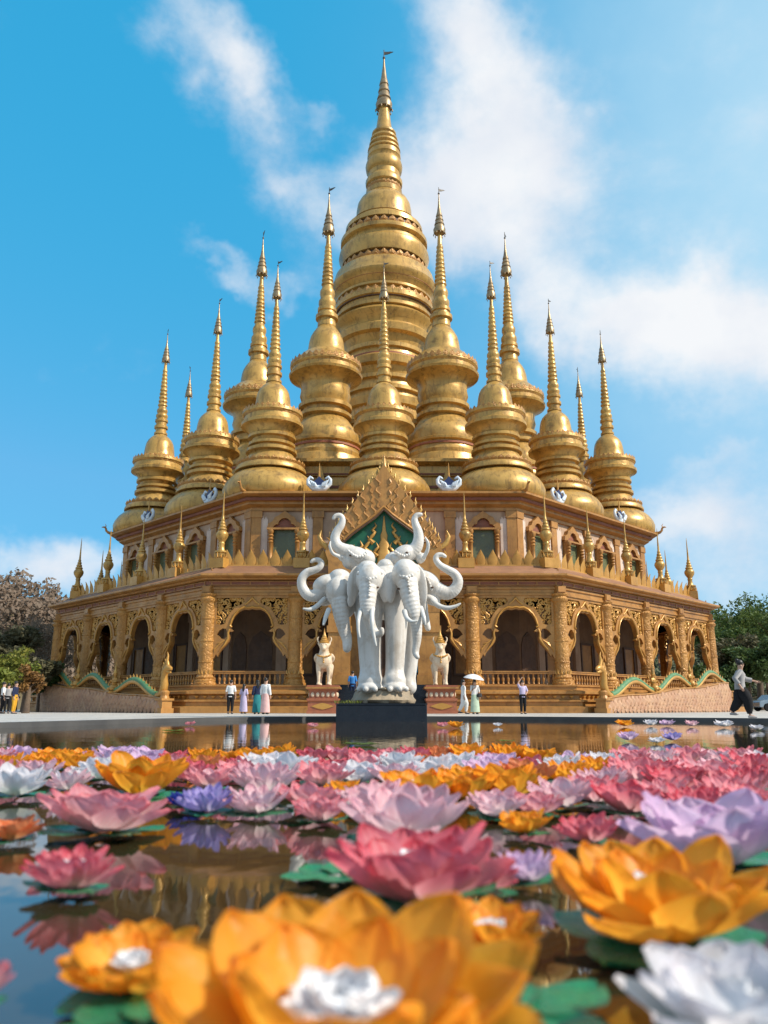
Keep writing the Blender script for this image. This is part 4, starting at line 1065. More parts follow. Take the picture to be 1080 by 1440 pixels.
def guardian(X, label, mir):
    t = thing('guardian_beast', label, 'statue', (X, 45, GZ+1.5), 0, 'guardian beasts on the pedestals'); 
    b = MB()
    def ch(pts, seg=12, mb=b):
        P = [Vector(p[:3]) for p in pts]; Rr = [p[3] for p in pts]; PP = []; RR = []
        for i in range(len(P)-1):
            p0, p1, p2, p3 = P[max(i-1,0)], P[i], P[i+1], P[min(i+2,len(P)-1)]
            for j in range(4):
                q = j/4; PP.append(.5*((2*p1)+(-p0+p2)*q+(2*p0-5*p1+4*p2-p3)*q*q+(-p0+3*p1-3*p2+p3)*q**3)); RR.append(Rr[i]*(1-q)+Rr[i+1]*q)
        PP.append(P[-1]); RR.append(Rr[-1]); mb.tube(PP, RR, seg); mb.ball(PP[0], RR[0], seg, 8); mb.ball(PP[-1], RR[-1], seg, 8)
    # trunk, chest, neck, head
    ch([(0,.75,1.12,.34),(0,.3,1.2,.36),(0,-.1,1.3,.42),(0,-.28,1.42,.40)]); b.ball((0,-.32,1.35), (.44,.36,.46), 16, 10)
    ch([(0,-.28,1.6,.34),(0,-.34,1.9,.25),(0,-.36,2.1,.24)]); b.ball((0,-.38,2.15), (.29,.27,.27), 16, 10)
    ch([(0,-.5,2.08,.17),(0,-.68,2.0,.14),(0,-.76,1.97,.11)]); b.ball((0,-.62,1.9), (.12,.14,.07), 10, 8)
    for sx in (-1,1):
        ch([(sx*.27,-.28,1.25,.2),(sx*.29,-.34,.85,.14),(sx*.28,-.33,.55,.105),(sx*.28,-.36,.28,.085),(sx*.28,-.36,.1,.10)]); b.ball((sx*.28,-.43,.07), (.12,.17,.08), 10, 6)
        ch([(sx*.25,.75,1.05,.24),(sx*.27,.62,.72,.17),(sx*.27,.84,.42,.10),(sx*.27,.76,.14,.085)]); b.ball((sx*.27,.69,.07), (.12,.17,.08), 10, 6)
        b.ball((sx*.30,-.36,2.22), (.05,.06,.13), 8, 6, Matrix.Rotation(R(sx*25), 3, 'Y'))
        b.ball((sx*.13,-.60,2.2), .05, 8, 6)
        ch([(sx*.40,-.22,1.62,.12),(sx*.50,-.1,1.5,.10),(sx*.47,-.05,1.3,.05)])
        ch([(sx*.25,-.30,2.3,.05),(sx*.36,-.28,2.42,.05),(sx*.38,-.28,2.58,.04),(sx*.30,-.28,2.66,.02)])
    ch([(0,1.0,1.3,.10),(0,1.2,1.6,.12),(0,1.1,2.0,.14),(0,1.2,2.3,.05)])
    remesh(b, 'beast_body', M['ivory'], t, .03, 3)
    MB().lathe([(.27,2.28),(.29,2.34),(.22,2.38),(.24,2.44),(.17,2.5),(.185,2.56),(.12,2.63),(.12,2.69),(.07,2.78),(.03,2.98),(.005,3.12)], 16, (0,-.36,0)).build('pointed_crown', M['gold_bright'], t, 40)
    c_ = MB()
    for i in range(11):
        a = R(200+14*i); c_.ball((.40*cos(a),-.34+.40*sin(a)*.9,1.66-.12*sin(pi*i/10)), .05, 8, 6)
    for q in range(3): c_.ball((0,-.72+.01*q,1.5-.13*q), .055, 8, 6)
    c_.build('necklace', M['gold_bright'], t, 60)
    sd_ = None
    for sx in (-1,1): MB().ball((sx*.13,-.645,2.2), .022, 8, 6).build('eye', M['wood'], t, 60)
xl = pedestal(455, 'terracotta pedestal with a gold diamond left of the black plinth')
xr = pedestal(620, 'terracotta pedestal with a gold diamond right of the black plinth')
guardian(xl, 'ivory crowned guardian beast statue standing on the pedestal left of the elephants', False)
guardian(xr, 'ivory crowned guardian beast statue standing on the pedestal right of the elephants', True)
# ------------------------------------------------------------------ naga staircase walls
NP0 = Vector((12.9, 48.0)); NP1 = Vector((26.0, 62.0)); NL = (NP1-NP0).length; NA = math.atan2(NP1.y-NP0.y, NP1.x-NP0.x)
def ntop(x): return .80 + 1.28*x/NL + .05*sin(x*.8)
def naga(side):
    lab = 'sunlit scaly naga balustrade with green humped serpent, right of the temple' if side > 0 else 'shaded scaly naga balustrade with green humped serpent, left of the temple'
    t = thing('naga_balustrade', lab, 'balustrade', (side*NP0.x, NP0.y, GZ), NA)
    if side < 0: t.rotation_euler = (0,0,pi-NA)
    my = 1 if side > 0 else -1          # local +y points to the building on the right side
    n = 40
    w = MB(); vs = []; fs = []
    for i in range(n+1):
        x = NL*i/n; z = ntop(x)
        vs += [(x,-.28*my,-.03),(x,-.28*my,z),(x,.28*my,z),(x,.28*my,-.03)]
    for i in range(n):
        for q in range(4): fs.append((i*4+q, i*4+(q+1)%4, i*4+4+(q+1)%4, i*4+4+q))
    fs += [(0,1,2,3), (n*4+3,n*4+2,n*4+1,n*4)]
    w.add(vs, fs); wall = w.build('wall', M['naga_wall'], t, 20)
    s_ = MB(); rows = 7; rnd = random.Random(9)      # overlapping carved scales on the outer face
    nx = 62
    nx = 38
    for j in range(8):
        for i in range(nx):
            x = NL*(i+.5*(j % 2)+.25)/nx; z = .30+.25*j
            if z > ntop(x)-.2: continue
            a = rnd.uniform(-.3,.3); r = .27
            dz_ = rnd.uniform(-.05,.05); P = [(x+r*cos(q)*.95, (-.30-.13*max(0, -sin(q)))*my, z+dz_+r*(1.0 if sin(q) > 0 else 1.25)*sin(q)) for q in [pi*k/4+a*.3 for k in range(8)]]
            s_.add(P+[(x+.04,-.46*my,z-.10)], [(k,(k+1)%8,8) for k in range(8)])
    s_.build('scale', M['naga_wall'], wall, 0)
    cp = MB(); P = [(NL*i/40,0,ntop(NL*i/40)+.03) for i in range(41)]
    for dy in (-.24,.24): cp.tube([(x,dy,z) for x,_,z in P], .075, 6)
    cp.build('coping', M['gold_low'], t, 60)
    # serpent
    P = []; Rr = []; m = 90
    for i in range(m+1):
        x = .9+(NL-1.0)*i/m; ph = (x-.9)/(.32*NL)*2*pi
        P.append((x, 0, ntop(x)+.16+.44*(1-cos(ph))*.9)); Rr.append(.215*(1-.25*i/m))
    b = MB().tube(P, Rr, 10, True, .9).build('serpent', M['naga_green'], t, 60)
    bel = MB().tube([(x,-.10*my,z-.13) for x,_,z in P], [r*.62 for r in Rr], 8).build('belly', M['gold_bright'], b, 60)
    fn = MB()
    for i in range(2, m-1, 2):
        x, y, z = P[i]; r = Rr[i]
        dx = P[i+1][0]-P[i-1][0]; dz = P[i+1][2]-P[i-1][2]; l = math.hypot(dx, dz); nx_, nz_ = -dz/l, dx/l
        fn.add([(x-.12*dx/l+nx_*r*.8,-.03,z-.12*dz/l+nz_*r*.8),(x+.12*dx/l+nx_*r*.8,-.03,z+.12*dz/l+nz_*r*.8),(x+nx_*(r+.2)+.1,0,z+nz_*(r+.2)),(x+nx_*r*.8,.06,z+nz_*r*.8)],[(0,1,2),(1,3,2),(3,0,2)])
    fn.build('back_fin', M['gold_bright'], b, 0)
    # reared golden head at the low end
    h = MB()
    h.tube([(1.3,0,1.0),(.7,0,.98),(.25,0,1.2),(.12,0,1.65),(.22,0,2.1),(.1,0,2.45),(-.2,0,2.62),(-.5,0,2.55),(-.62,0,2.5)], [.2,.23,.25,.23,.2,.2,.2,.13,.06], 10)
    h.tube([(-.1,0,2.45),(-.35,0,2.36),(-.55,0,2.33)], [.13,.10,.05], 8)
    for (a, b_, hh) in ((.1,2.6,.55),(.28,2.45,.5),(.38,2.2,.45),(.36,1.9,.4),(-.15,2.75,.8)):
        h.tube([(a,0,b_),(a+.12,0,b_+hh*.4),(a+.04,0,b_+hh*.7),(a+.14,0,b_+hh)], [.12,.09,.06,.01], 6)
    h.build('naga_head', M['gold_bright'], t, 60)
    p_ = MB(); p_.box(-.42,.42,-.40,.40,-.02,.28); p_.box(-.34,.34,-.32,.32,.28,.72); p_.box(-.42,.42,-.40,.40,.72,.84); p_.lathe([(.30,.84),(.24,1.0),(.28,1.2),(.2,1.3)], 14)
    p_.build('head_pedestal', M['gold_low'], t, 20)
    for s, nm in ((.355,'inner'),(.665,'outer')):
        x = NL*s; fl = 'kneeling golden figure between the '+('first and second' if nm == 'inner' else 'second and third')+' humps of the '+('sunlit right' if side > 0 else 'shaded left')+' naga'
        wx = side*NP0.x + x*cos(NA)*side; wy = NP0.y + x*sin(NA)
        g = thing('kneeling_figure', fl, 'statue', (wx, wy, GZ+ntop(x)+.02), (NA if side > 0 else pi-NA), 'golden figures on the naga walls')
        q = MB()
        q.lathe([(.36,0),(.38,.1),(.3,.14)], 14); q.ball((0,0,.34), (.30,.34,.22), 14, 8); q.ball((0,.02,.72), (.20,.17,.30), 14, 8)
        q.tube([(0,0,.9),(0,0,1.08)], [.09,.085], 10); q.ball((0,-.01,1.18), (.125,.135,.16), 14, 8); q.ball((0,-.14*my,1.17),(.025,.03,.035),6,4)
        for sx in (-1,1):
            q.tube([(sx*.2,0,.92),(sx*.30,-.05*my,.72),(sx*.2,-.22*my,.66),(sx*.03,-.28*my,.82)], [.075,.065,.055,.04], 8); q.ball((sx*.22,-.18*my,.26),(.13,.24,.12),10,6)
        bo = q.build('figure', M['gold_bright'], g, 60)
        MB().lathe([(.13,1.24),(.14,1.3),(.10,1.34),(.11,1.4),(.06,1.5),(.05,1.6),(.01,1.9)], 12).build('crown', M['gold'], g, 40)
naga(1); naga(-1)

# ------------------------------------------------------------------ people
def person(label, X, Y, h, face, z=GZ, hair='c_black', top='c_white', bottom='c_black', skirt=None, skirt_len=.9, arms=None, legs=None, lean=0.0, hair_style='short', loose=0.0, sleeve=.5, turn=0.0, shoe='c_char', bag=None, long_hair=False):
    """face = heading in degrees (0 looks at the camera, 180 away). joints in a 1.7 m body, feet on z"""
    k = h/1.7
    t = thing('person', label, 'person', (X, Y, z), R(face))
    t.scale = (k,k,k)
    L = lean
    def V(x, y, z_): return Vector((x, y - L*max(0, z_-.95), z_))
    arms = arms or {}; legs = legs or {}
    J = {'pel': V(0,0,.95), 'sp': V(0,0,1.12), 'ch': V(0,0,1.30), 'nk': V(0,0,1.45), 'hd': V(0,-.015,1.54), 'sk': V(0,-.012,1.62)}
    bm = bmesh.new(); sl = bm.verts.layers.skin.verify()
    def vv(p, r, root=False):
        v = bm.verts.new(p); v[sl].radius = (r, r) if not hasattr(r, '__len__') else r; v[sl].use_root = root; return v
    pel = vv(J['pel'], (.135,.10), True); sp = vv(J['sp'], (.115,.085)); ch = vv(J['ch'], (.14,.10)); nk = vv(J['nk'], .052); hd = vv(J['hd'], (.068,.08)); sk = vv(J['sk'], (.074,.09))
    for a, b in ((pel,sp),(sp,ch),(ch,nk),(nk,hd),(hd,sk)): bm.edges.new((a,b))
    ns = vv(J['hd']+Vector((0,-.105,.03)), .014); bm.edges.new((hd, ns))
    for sx in (-1,1):
        er = vv(J['hd']+Vector((sx*.085,.005,.03)), .016); bm.edges.new((hd, er))
    AJ = {}; LJ = {}
    for sx, nm in ((-1,'R'),(1,'L')):
        e, w = arms.get(nm, (Vector((sx*.235,.02,1.12)), Vector((sx*.245,-.05,.87))))
        e = Vector(e); w = Vector(w)
        sh = V(sx*.165,0,1.385); AJ[nm] = (sh, e, w)
        s1 = vv(sh,.055); e1 = vv(e,.042); w1 = vv(w,.028)
        d = (w-e).normalized(); s_ = d.cross(Vector((1,0,0))); s_ = s_.normalized() if s_.length > .1 else Vector((0,1,0))
        pm = vv(w+d*.075,(.034,.02))
        for a, b in ((ch,s1),(s1,e1),(e1,w1),(w1,pm)): bm.edges.new((a,b))
        inw = Vector((-sx,0,0)) - d*d.dot(Vector((-sx,0,0))); inw = inw.normalized() if inw.length > .1 else Vector((0,-1,0))
        for q in range(4):
            o = s_*(-.027+.018*q); ln = (.06,.075,.08,.066)[q]
            f1 = vv(w+d*.10+o, .0095); f2 = vv(w+d*(.10+ln*.55)+o+inw*.012, .0088); f3 = vv(w+d*(.10+ln*.9)+o+inw*.038, .007)
            bm.edges.new((pm,f1)); bm.edges.new((f1,f2)); bm.edges.new((f2,f3))
        t1 = vv(w+d*.04-s_*.045, .011); t2 = vv(w+d*.09-s_*.062+inw*.015, .009); bm.edges.new((pm,t1)); bm.edges.new((t1,t2))
        kn, an = legs.get(nm, (Vector((sx*.095,-.01,.50)), Vector((sx*.095,.03,.085))))
        kn = Vector(kn); an = Vector(an); hp = Vector((sx*.09,0,.90)); LJ[nm] = (hp, kn, an)
        h1 = vv(hp,.082); k1 = vv(kn,.055); a1 = vv(an,.036); to = vv(an+Vector((sx*.015,-.15,-.05)),.03)
        for a, b in ((pel,h1),(h1,k1),(k1,a1),(a1,to)): bm.edges.new((a,b))
    me = bpy.data.meshes.new('body'); bm.to_mesh(me); bm.free()
    bo = mesh_obj('body', me, M['skin'], t)
    bo.modifiers.new('skin', 'SKIN').use_smooth_shade = True
    sb = bo.modifiers.new('sub', 'SUBSURF'); sb.levels = 1; sb.render_levels = 2
    # shirt
    g = 1+loose*.35; b = MB()
    b.tube([J['pel']+Vector((0,0,-.10 if not skirt else .0)), J['pel']+Vector((0,0,.05)), J['sp'], J['ch'], J['ch']+Vector((0,0,.09)), J['nk']+Vector((0,0,-.02))], [.185*g,.175*g,.158*g,.185*g,.165,.07], 14, True, .66)
    for nm in ('L','R'):
        sh, e, w = AJ[nm]; end = e.lerp(w, max(0,(sleeve-.5)*2)) if sleeve > .5 else sh.lerp(e, sleeve*2)
        pts = [J['ch']+Vector((sh.x*.5,0,.06)), sh, sh.lerp(end,.5), end] if sleeve <= .5 else [J['ch']+Vector((sh.x*.5,0,.06)), sh, e, end]
        b.tube(pts, [.09,.078,.066*g,.06*g], 10)
    b.build('shirt', M[top], t, 60)
    b = MB()
    if skirt:
        z0 = skirt_len
        b.lathe([(.17,.98),(.19,.86),(.21,.6),(.235,.35),(.25,.98-z0),(.22,.985-z0)], 18, sy=.75); b.build('skirt', M[skirt], t, 60)
    else:
        b.tube([J['pel']+Vector((0,0,.06)), J['pel']+Vector((0,0,-.03)), J['pel']+Vector((0,0,-.13))], [.172,.185,.15], 14, True, .68)
        for nm in ('L','R'):
            hp, kn, an = LJ[nm]; lo = loose
            b.tube([hp+Vector((0,0,.03)), hp.lerp(kn,.5), kn, kn.lerp(an,.55), an+Vector((0,0,.04))], [.108,.10*(1+lo*.9),.082*(1+lo*1.2),.07*(1+lo*1.0),.06*(1+lo*.2)], 12)
        b.build('trousers', M[bottom], t, 60)
    for nm in ('L','R'):
        hp, kn, an = LJ[nm]; sx = 1 if nm == 'L' else -1
        MB().tube([an+Vector((0,.05,-.045)), an+Vector((sx*.004,-.03,-.042)), an+Vector((sx*.012,-.12,-.055)), an+Vector((sx*.016,-.19,-.06))], [.042,.05,.044,.022], 8, True, .8).build('shoe', M[shoe], t, 60)
    hb = MB(); c = J['sk']
    hb.ball(c+Vector((0,.022,.028)), (.094,.105,.098), 14, 10)
    if hair_style == 'bun': hb.ball(c+Vector((0,.09,.10)), .055, 10, 8)
    if hair_style == 'long': hb.tube([c+Vector((0,.06,.03)), c+Vector((0,.10,-.10)), c+Vector((0,.105,-.25)), c+Vector((0,.10,-.38))], [.085,.085,.08,.04], 10, True, .6)
    hb.build('hair', M['hair'], t, 60)
    return t
def spot(px, py): 
    X, Y, _ = on_level(px, py, GZ); return X, Y
P_ = {}
def pers(px, Y, label, h, face, **k):
    X, _ = at(px, 990, Y); return person(label, X, Y, h, face, **k)
pers(324, 42.5, 'person in a white T-shirt and black trousers standing with back turned, left of the statue', 1.70, 180, top='c_white', bottom='c_black')
pers(342.5, 43.5, 'slender person in a pale lilac dress beside the white T-shirt wearer', 1.52, 165, top='c_lilac', skirt='c_lilac', hair_style='long', skirt_len=.86)
pers(361.5, 41.5, 'person in a navy top and long teal skirt beside the pale pink dress', 1.66, 200, top='c_navy', skirt='c_teal', hair_style='long', sleeve=.8)
pers(373, 41.0, 'person in a long white and pale pink dress next to the teal skirt', 1.74, 160, top='c_white', skirt='c_pink', hair_style='bun', sleeve=.9)
st_ = {'L': ((.09,-.14,.52),(.09,-.10,.09)), 'R': ((-.09,.04,.50),(-.09,.24,.13))}
pers(652, 41.5, 'person all in white walking beside the parasol holder', 1.68, 80, top='c_white', bottom='c_white', hair_style='long', legs=st_, loose=.3, sleeve=.9)
um_arm = {'R': ((-.24,-.12,1.16),(-.14,-.28,1.28))}
pu = pers(668, 41.0, 'person in a white top and pale green skirt holding a white parasol', 1.66, 15, top='c_white', skirt='c_mint', hair_style='long', arms=um_arm, skirt_len=.88)
pers(735.5, 42.0, 'person in a lilac shirt and black trousers with one arm raised over the head', 1.66, 10, top='c_lilac', bottom='c_black', arms={'R': ((-.27,-.06,1.56),(-.10,-.06,1.78)), 'L': ((.27,.02,1.14),(.17,-.14,1.05))}, sleeve=.45)
wk = {'R': ((-.10,-.16,.53),(-.10,-.18,.09)), 'L': ((.10,.06,.51),(.10,.29,.17))}
pers(1043, 25.4, 'person with a hair bun, grey top and baggy black trousers striding along the pool edge', 1.74, 78, top='c_grey', bottom='c_black', hair_style='bun', legs=wk, lean=.10, loose=.75, sleeve=.85,
     arms={'R': ((-.26,.18,1.17),(-.30,.05,.94)), 'L': ((.24,-.22,1.16),(.22,-.48,1.10))}, shoe='c_grey')
pers(495.5, 47.2, 'person in a bright blue shirt climbing the entrance stairs left of the elephant legs', 1.68, 180, z=.78, top='c_blue', bottom='c_navy')
pers(585, 48.6, 'person in a cyan top standing high on the entrance stairs right of the elephant legs', 1.62, 180, z=1.50, top='c_cyan', bottom='c_char')
pers(3, 44.0, 'person in white at the far left edge of the picture', 1.64, 120, top='c_white', bottom='c_black')
pers(10, 45.0, 'person in a grey shirt, second from the far left edge of the picture', 1.60, 200, top='c_grey', bottom='c_black')
pers(20, 43.5, 'person in a navy jacket and yellow trousers below the lime green shrub', 1.66, 90, top='c_navy', bottom='c_yellow', sleeve=.9)
# parasol and shoulder bag
px_, py_ = pu.location.x, pu.location.y
k_ = 1.66/1.7
pr = thing('parasol', 'white parasol held above the person in the pale green skirt', 'parasol', (px_-.14*k_, py_-.30, GZ+1.24))
pr.rotation_euler = (R(4), R(8), 0)
cn = MB(); nrib = 8
pf_ = [(.0,.72),(.14,.70),(.30,.645),(.44,.56),(.52,.48)]
vs = []; fs = []
for (r, z) in pf_:
    for k in range(24): 
        a = 2*pi*k/24; rr = r*(1-.035*(1-abs(cos(a*4)))) ; vs.append((rr*cos(a), rr*sin(a), z))
for i in range(4):
    for k in range(24): fs.append((i*24+k, i*24+(k+1)%24, (i+1)*24+(k+1)%24, (i+1)*24+k))
cn.add(vs, fs); cn.add([(x*.985,y*.985,z-.012) for x,y,z in vs], [f[::-1] for f in fs]); cn.build('canopy', M['c_white'], pr, 60)
MB().tube([(0,0,-.12),(0,0,.78)], .012, 6).build('handle', M['c_char'], pr, 60)
bg = thing('handbag', 'small dark handbag hanging at the hip of the parasol holder', 'bag', (px_+.22, py_-.12, GZ+.82))
MB().tube([(0,0,0),(0,0,.05),(0,0,.16),(0,0,.2)], [.10,.13,.12,.08], 10, True, .5).build('pouch', M['c_char'], bg, 60)
MB().tube([(-.08,0,.18),(-.06,.02,.4),(0,.04,.58),(.04,.02,.4),(.08,0,.18)], .012, 5).build('strap', M['c_char'], bg, 60)

# ------------------------------------------------------------------ trees and hills
def leafcloud(rnd, centers, n, size, droop=0.0):
    mb = MB()
    tot = sum(r**2 for _, r in centers)
    for c, r in centers:
        m_ = int(n*r*r/tot)
        for i in range(m_):
            d = Vector((rnd.gauss(0,1), rnd.gauss(0,1), rnd.gauss(0,1))).normalized()*r*(rnd.random()**.45)
            d.z *= .8
            p = Vector(c)+d; s = size*rnd.uniform(.6,1.4)
            a = Vector((rnd.gauss(0,1), rnd.gauss(0,1), rnd.gauss(0,.7))).normalized(); b = a.orthogonal().normalized()
            b = Matrix.Rotation(rnd.uniform(0,6.28), 3, a) @ b
            mb.add([p-a*s*.9, p+b*s*.42, p+a*s*.9+Vector((0,0,-droop*s)), p-b*s*.42], [(0,1,2,3)])
    return mb
def tree(label, X, Y, h, cr, mat, seed, z=GZ, n=5200, size=.26, bare=False, name='tree', group=None, trunk='bark', tr=None):
    rnd = random.Random(seed)
    t = thing(name, label, 'tree', (X, Y, z-.05), 0, group)
    tb = MB(); tr = tr or .035*h
    tops = []
    bx, by = rnd.uniform(-.06,.06)*h, rnd.uniform(-.06,.06)*h
    tb.tube([(0,0,0),(bx*.3,by*.3,h*.2),(bx*.6,by*.6,h*.45),(bx,by,h*.72),(bx*1.2,by*1.1,h*.9)], [tr*1.25,tr,tr*.75,tr*.4,tr*.12], 8)
    nl = 9 if not bare else 16
    for i in range(nl):
        q = rnd.uniform(.28,.8); a = 2.4*i+rnd.uniform(-.4,.4); l = cr*rnd.uniform(.6,1.0)*(1.15-q*.5)
        p0 = Vector((bx*q*1.2, by*q*1.2, h*q)); dv = Vector((cos(a), sin(a), rnd.uniform(.35,.9)))
        p1 = p0+dv*l*.5+Vector((0,0,l*.08)); p2 = p0+dv*l+Vector((0,0,l*.1))
        tb.tube([p0,p1,p2], [tr*.34,tr*.2,tr*.06], 5); tops.append(p2); tops.append(p1.lerp(p2,.4))
        if bare:
            for j in range(5):
                e = p1.lerp(p2, rnd.random()); dd = Vector((rnd.gauss(0,1), rnd.gauss(0,1), rnd.uniform(.2,1.4))).normalized()*l*.45
                tb.tube([e, e+dd*.6, e+dd+Vector((0,0,.1*l))], [tr*.10,tr*.07,tr*.03], 4)
    tb.build('trunk', M[trunk], t, 60)
    cents = [(p, cr*rnd.uniform(.22,.40)) for p in tops] + [((bx*1.1+rnd.uniform(-.3,.3)*cr, by+rnd.uniform(-.3,.3)*cr, h*rnd.uniform(.62,.92)), cr*rnd.uniform(.25,.42)) for _ in range(7)]
    leafcloud(rnd, cents, n, size).build('crown', M[mat], t, 0)
    return t
def hill(name, cx, cy, rx, ry, h, mat, seed):
    rnd = random.Random(seed); mb = MB(); n = 48; m_ = 16
    ph = [rnd.uniform(0,6.28) for _ in range(8)]
    def hz(u, v):
        r = math.hypot(u, v); base = max(0, 1-r**1.7)
        return h*base*(1+.18*sin(4*u+ph[0])*cos(3*v+ph[1])+.10*sin(9*u+ph[2])+.06*sin(17*u+5*v+ph[3]))
    vs = []; fs = []
    for j in range(m_+1):
        for i in range(n): 
            r = j/m_; a = 2*pi*i/n; u, v = r*cos(a), r*sin(a); vs.append((cx+u*rx, cy+v*ry, hz(u,v)-.3))
    for j in range(m_):
        for i in range(n): fs.append((j*n+i, j*n+(i+1)%n, (j+1)*n+(i+1)%n, (j+1)*n+i))
    mb.add(vs, fs); tag(mb.build(name, M['dirt'], None, 60), kind='structure')
    return lambda u, v: (cx+u*rx, cy+v*ry, hz(u, v)-.3)
def woods(name, fz, n, mat, seed, size, hgt):
    rnd = random.Random(seed); mb = MB()
    for i in range(n):
        a = rnd.uniform(pi, 2*pi); r = rnd.random()**.5*.97
        x, y, z = fz(r*cos(a), r*sin(a)); hh = hgt*rnd.uniform(.6,1.3)
        for j in range(120):
            d = Vector((rnd.gauss(0,1), rnd.gauss(0,1), rnd.gauss(0,1))).normalized()*rnd.random()**.4
            p = Vector((x+d.x*hh*.42, y+d.y*hh*.42, z+hh*.55+d.z*hh*.5)); s = size*rnd.uniform(.6,1.4)
            a_ = Vector((rnd.gauss(0,1), rnd.gauss(0,1), rnd.gauss(0,1))).normalized(); b_ = a_.orthogonal().normalized()
            mb.add([p-a_*s, p+b_*s*.6, p+a_*s, p-b_*s*.6], [(0,1,2,3)])
    tag(mb.build(name, M[mat], None, 0), kind='stuff')
fzL = hill('hill', -118, 205, 85, 60, 27, 'dirt', 1)
woods('hillside_woods', fzL, 620, 'wood_far', 2, .5, 6.5)
fzR = hill('hill', 150, 260, 95, 70, 30, 'dirt', 3)
woods('hillside_woods', fzR, 560, 'wood_far_green', 4, .6, 7.0)
GL, GR = 'trees left of the temple', 'trees right of the temple'
def tr_at(px, Y, top_py, label, mat, seed, crk=.42, group=GL, **k):
    X, _ = at(px, 950, Y); _, Z = at(px, top_py, Y); h = max(2.0, Z-GZ)
    return tree(label, X, Y, h, h*crk, mat, seed, group=group, **k)
tr_at(-6, 66, 888, 'olive brown tree at the far left edge behind the lime shrub', 'leaf_olive', 11)
tr_at(24, 84, 880, 'grey brown half bare tree on the far left, second from the picture edge', 'leaf_dry', 12, bare=True, n=9000, size=.13)
tr_at(52, 74, 878, 'pale stemmed bare tree just left of the end of the arcade', 'leaf_dry', 13, bare=True, n=4000, size=.12, trunk='bark_pale', crk=.34)
tr_at(68, 92, 872, 'dry brown tree touching the left end of the temple roof', 'leaf_dry', 14, bare=True, n=9000, size=.13)
tr_at(36, 58, 925, 'olive rounded tree in front of the bare trees on the left', 'leaf_olive', 15, crk=.5)
tr_at(58, 60, 938, 'small dark green tree beside the left end column of the arcade', 'leaf_dark', 16, crk=.5)
tr_at(4, 50, 922, 'lime green shrub above the people at the far left', 'leaf_lime', 17, crk=.55, n=2600, size=.16)
tr_at(-12, 46, 940, 'yellow green bush cut off by the left picture edge', 'leaf_lime', 18, crk=.6, n=2200, size=.14)
tr_at(41, 47.5, 938, 'small rust leaved tree with a thick trunk beside the left naga wall', 'leaf_rust', 19, crk=.34, n=1300, size=.13, tr=.20)
tr_at(1010, 96, 868, 'tall dark tree directly right of the end column of the arcade', 'leaf_dark', 21, group=GR, crk=.34)
tr_at(1036, 104, 862, 'broad mid green tree on the right with grey woods behind it', 'leaf_mid', 22, group=GR, crk=.5, n=6500)
tr_at(1066, 98, 862, 'tallest green tree near the right picture edge', 'leaf_mid', 23, group=GR, crk=.44, n=6500)
tr_at(1100, 92, 856, 'green tree cut off by the right picture edge', 'leaf_mid', 24, group=GR, crk=.46)
tr_at(1022, 84, 905, 'olive bush tree behind the tail of the right naga', 'leaf_olive', 25, group=GR, crk=.5)
tr_at(1050, 82, 915, 'dark green bushy tree behind the head of the striding person', 'leaf_dark', 26, group=GR, crk=.55)
tr_at(1078, 80, 908, 'dark green bushy tree above the parked car', 'leaf_dark', 27, group=GR, crk=.55)
tr_at(1012, 80, 935, 'low dark bush at the foot of the right end column', 'leaf_dark', 28, group=GR, crk=.6, n=3000)

# ------------------------------------------------------------------ parked car on the right
X_, _ = at(1092, 995, 72)
car = thing('parked_car', 'blue grey car parked under the trees at the far right edge', 'car', (X_, 72, GZ), R(8))
pr_ = [(-2.1,.35),(-2.1,.75),(-1.95,.88),(-1.35,.95),(-.75,1.42),(.75,1.46),(1.45,.98),(2.05,.9),(2.15,.6),(2.12,.35),(1.75,.33),(1.62,.58),(1.32,.66),(1.02,.58),(.9,.33),(-.9,.33),(-1.02,.58),(-1.32,.66),(-1.62,.58),(-1.75,.33)]
M['car'] = surf('car_paint', (.24,.30,.36), (.20,.26,.32), 2, .2, .4)
M['glass'] = surf('car_glass', (.03,.04,.05), None, 2, .08)
cb = MB().plate([pr_], -.82, .82).build('body', M['car'], car, 30)
bv = cb.modifiers.new('bevel', 'BEVEL'); bv.width = .06; bv.segments = 3
for sy in (-1,1):
    y0, y1 = sorted((sy*.825, sy*.835))
    MB().plate([[(-1.15,1.0),(-.68,1.36),(-.05,1.39),(-.05,1.0)]], y0, y1).build('side_window', M['glass'], car, 20)
    MB().plate([[(.03,1.0),(.03,1.39),(.68,1.38),(1.25,1.0)]], y0, y1).build('side_window', M['glass'], car, 20)
    for x in (-1.32,1.32):
        wl = MB(); wl.lathe([(.2,-.11),(.31,-.11),(.33,-.06),(.33,.06),(.31,.11),(.2,.11)], 24)
        wl.v = [(x+a, sy*.75+c, .33+b) for a, b, c in wl.v]; wh = wl.build('wheel', M['c_black'], car, 40)
        hb = MB(); hb.lathe([(.0,-.09),(.2,-.1),(.2,.1),(.0,.09)], 16); hb.v = [(x+a, sy*.75+c, .33+b) for a, b, c in hb.v]; hb.build('rim', M['hti'], wh, 40)
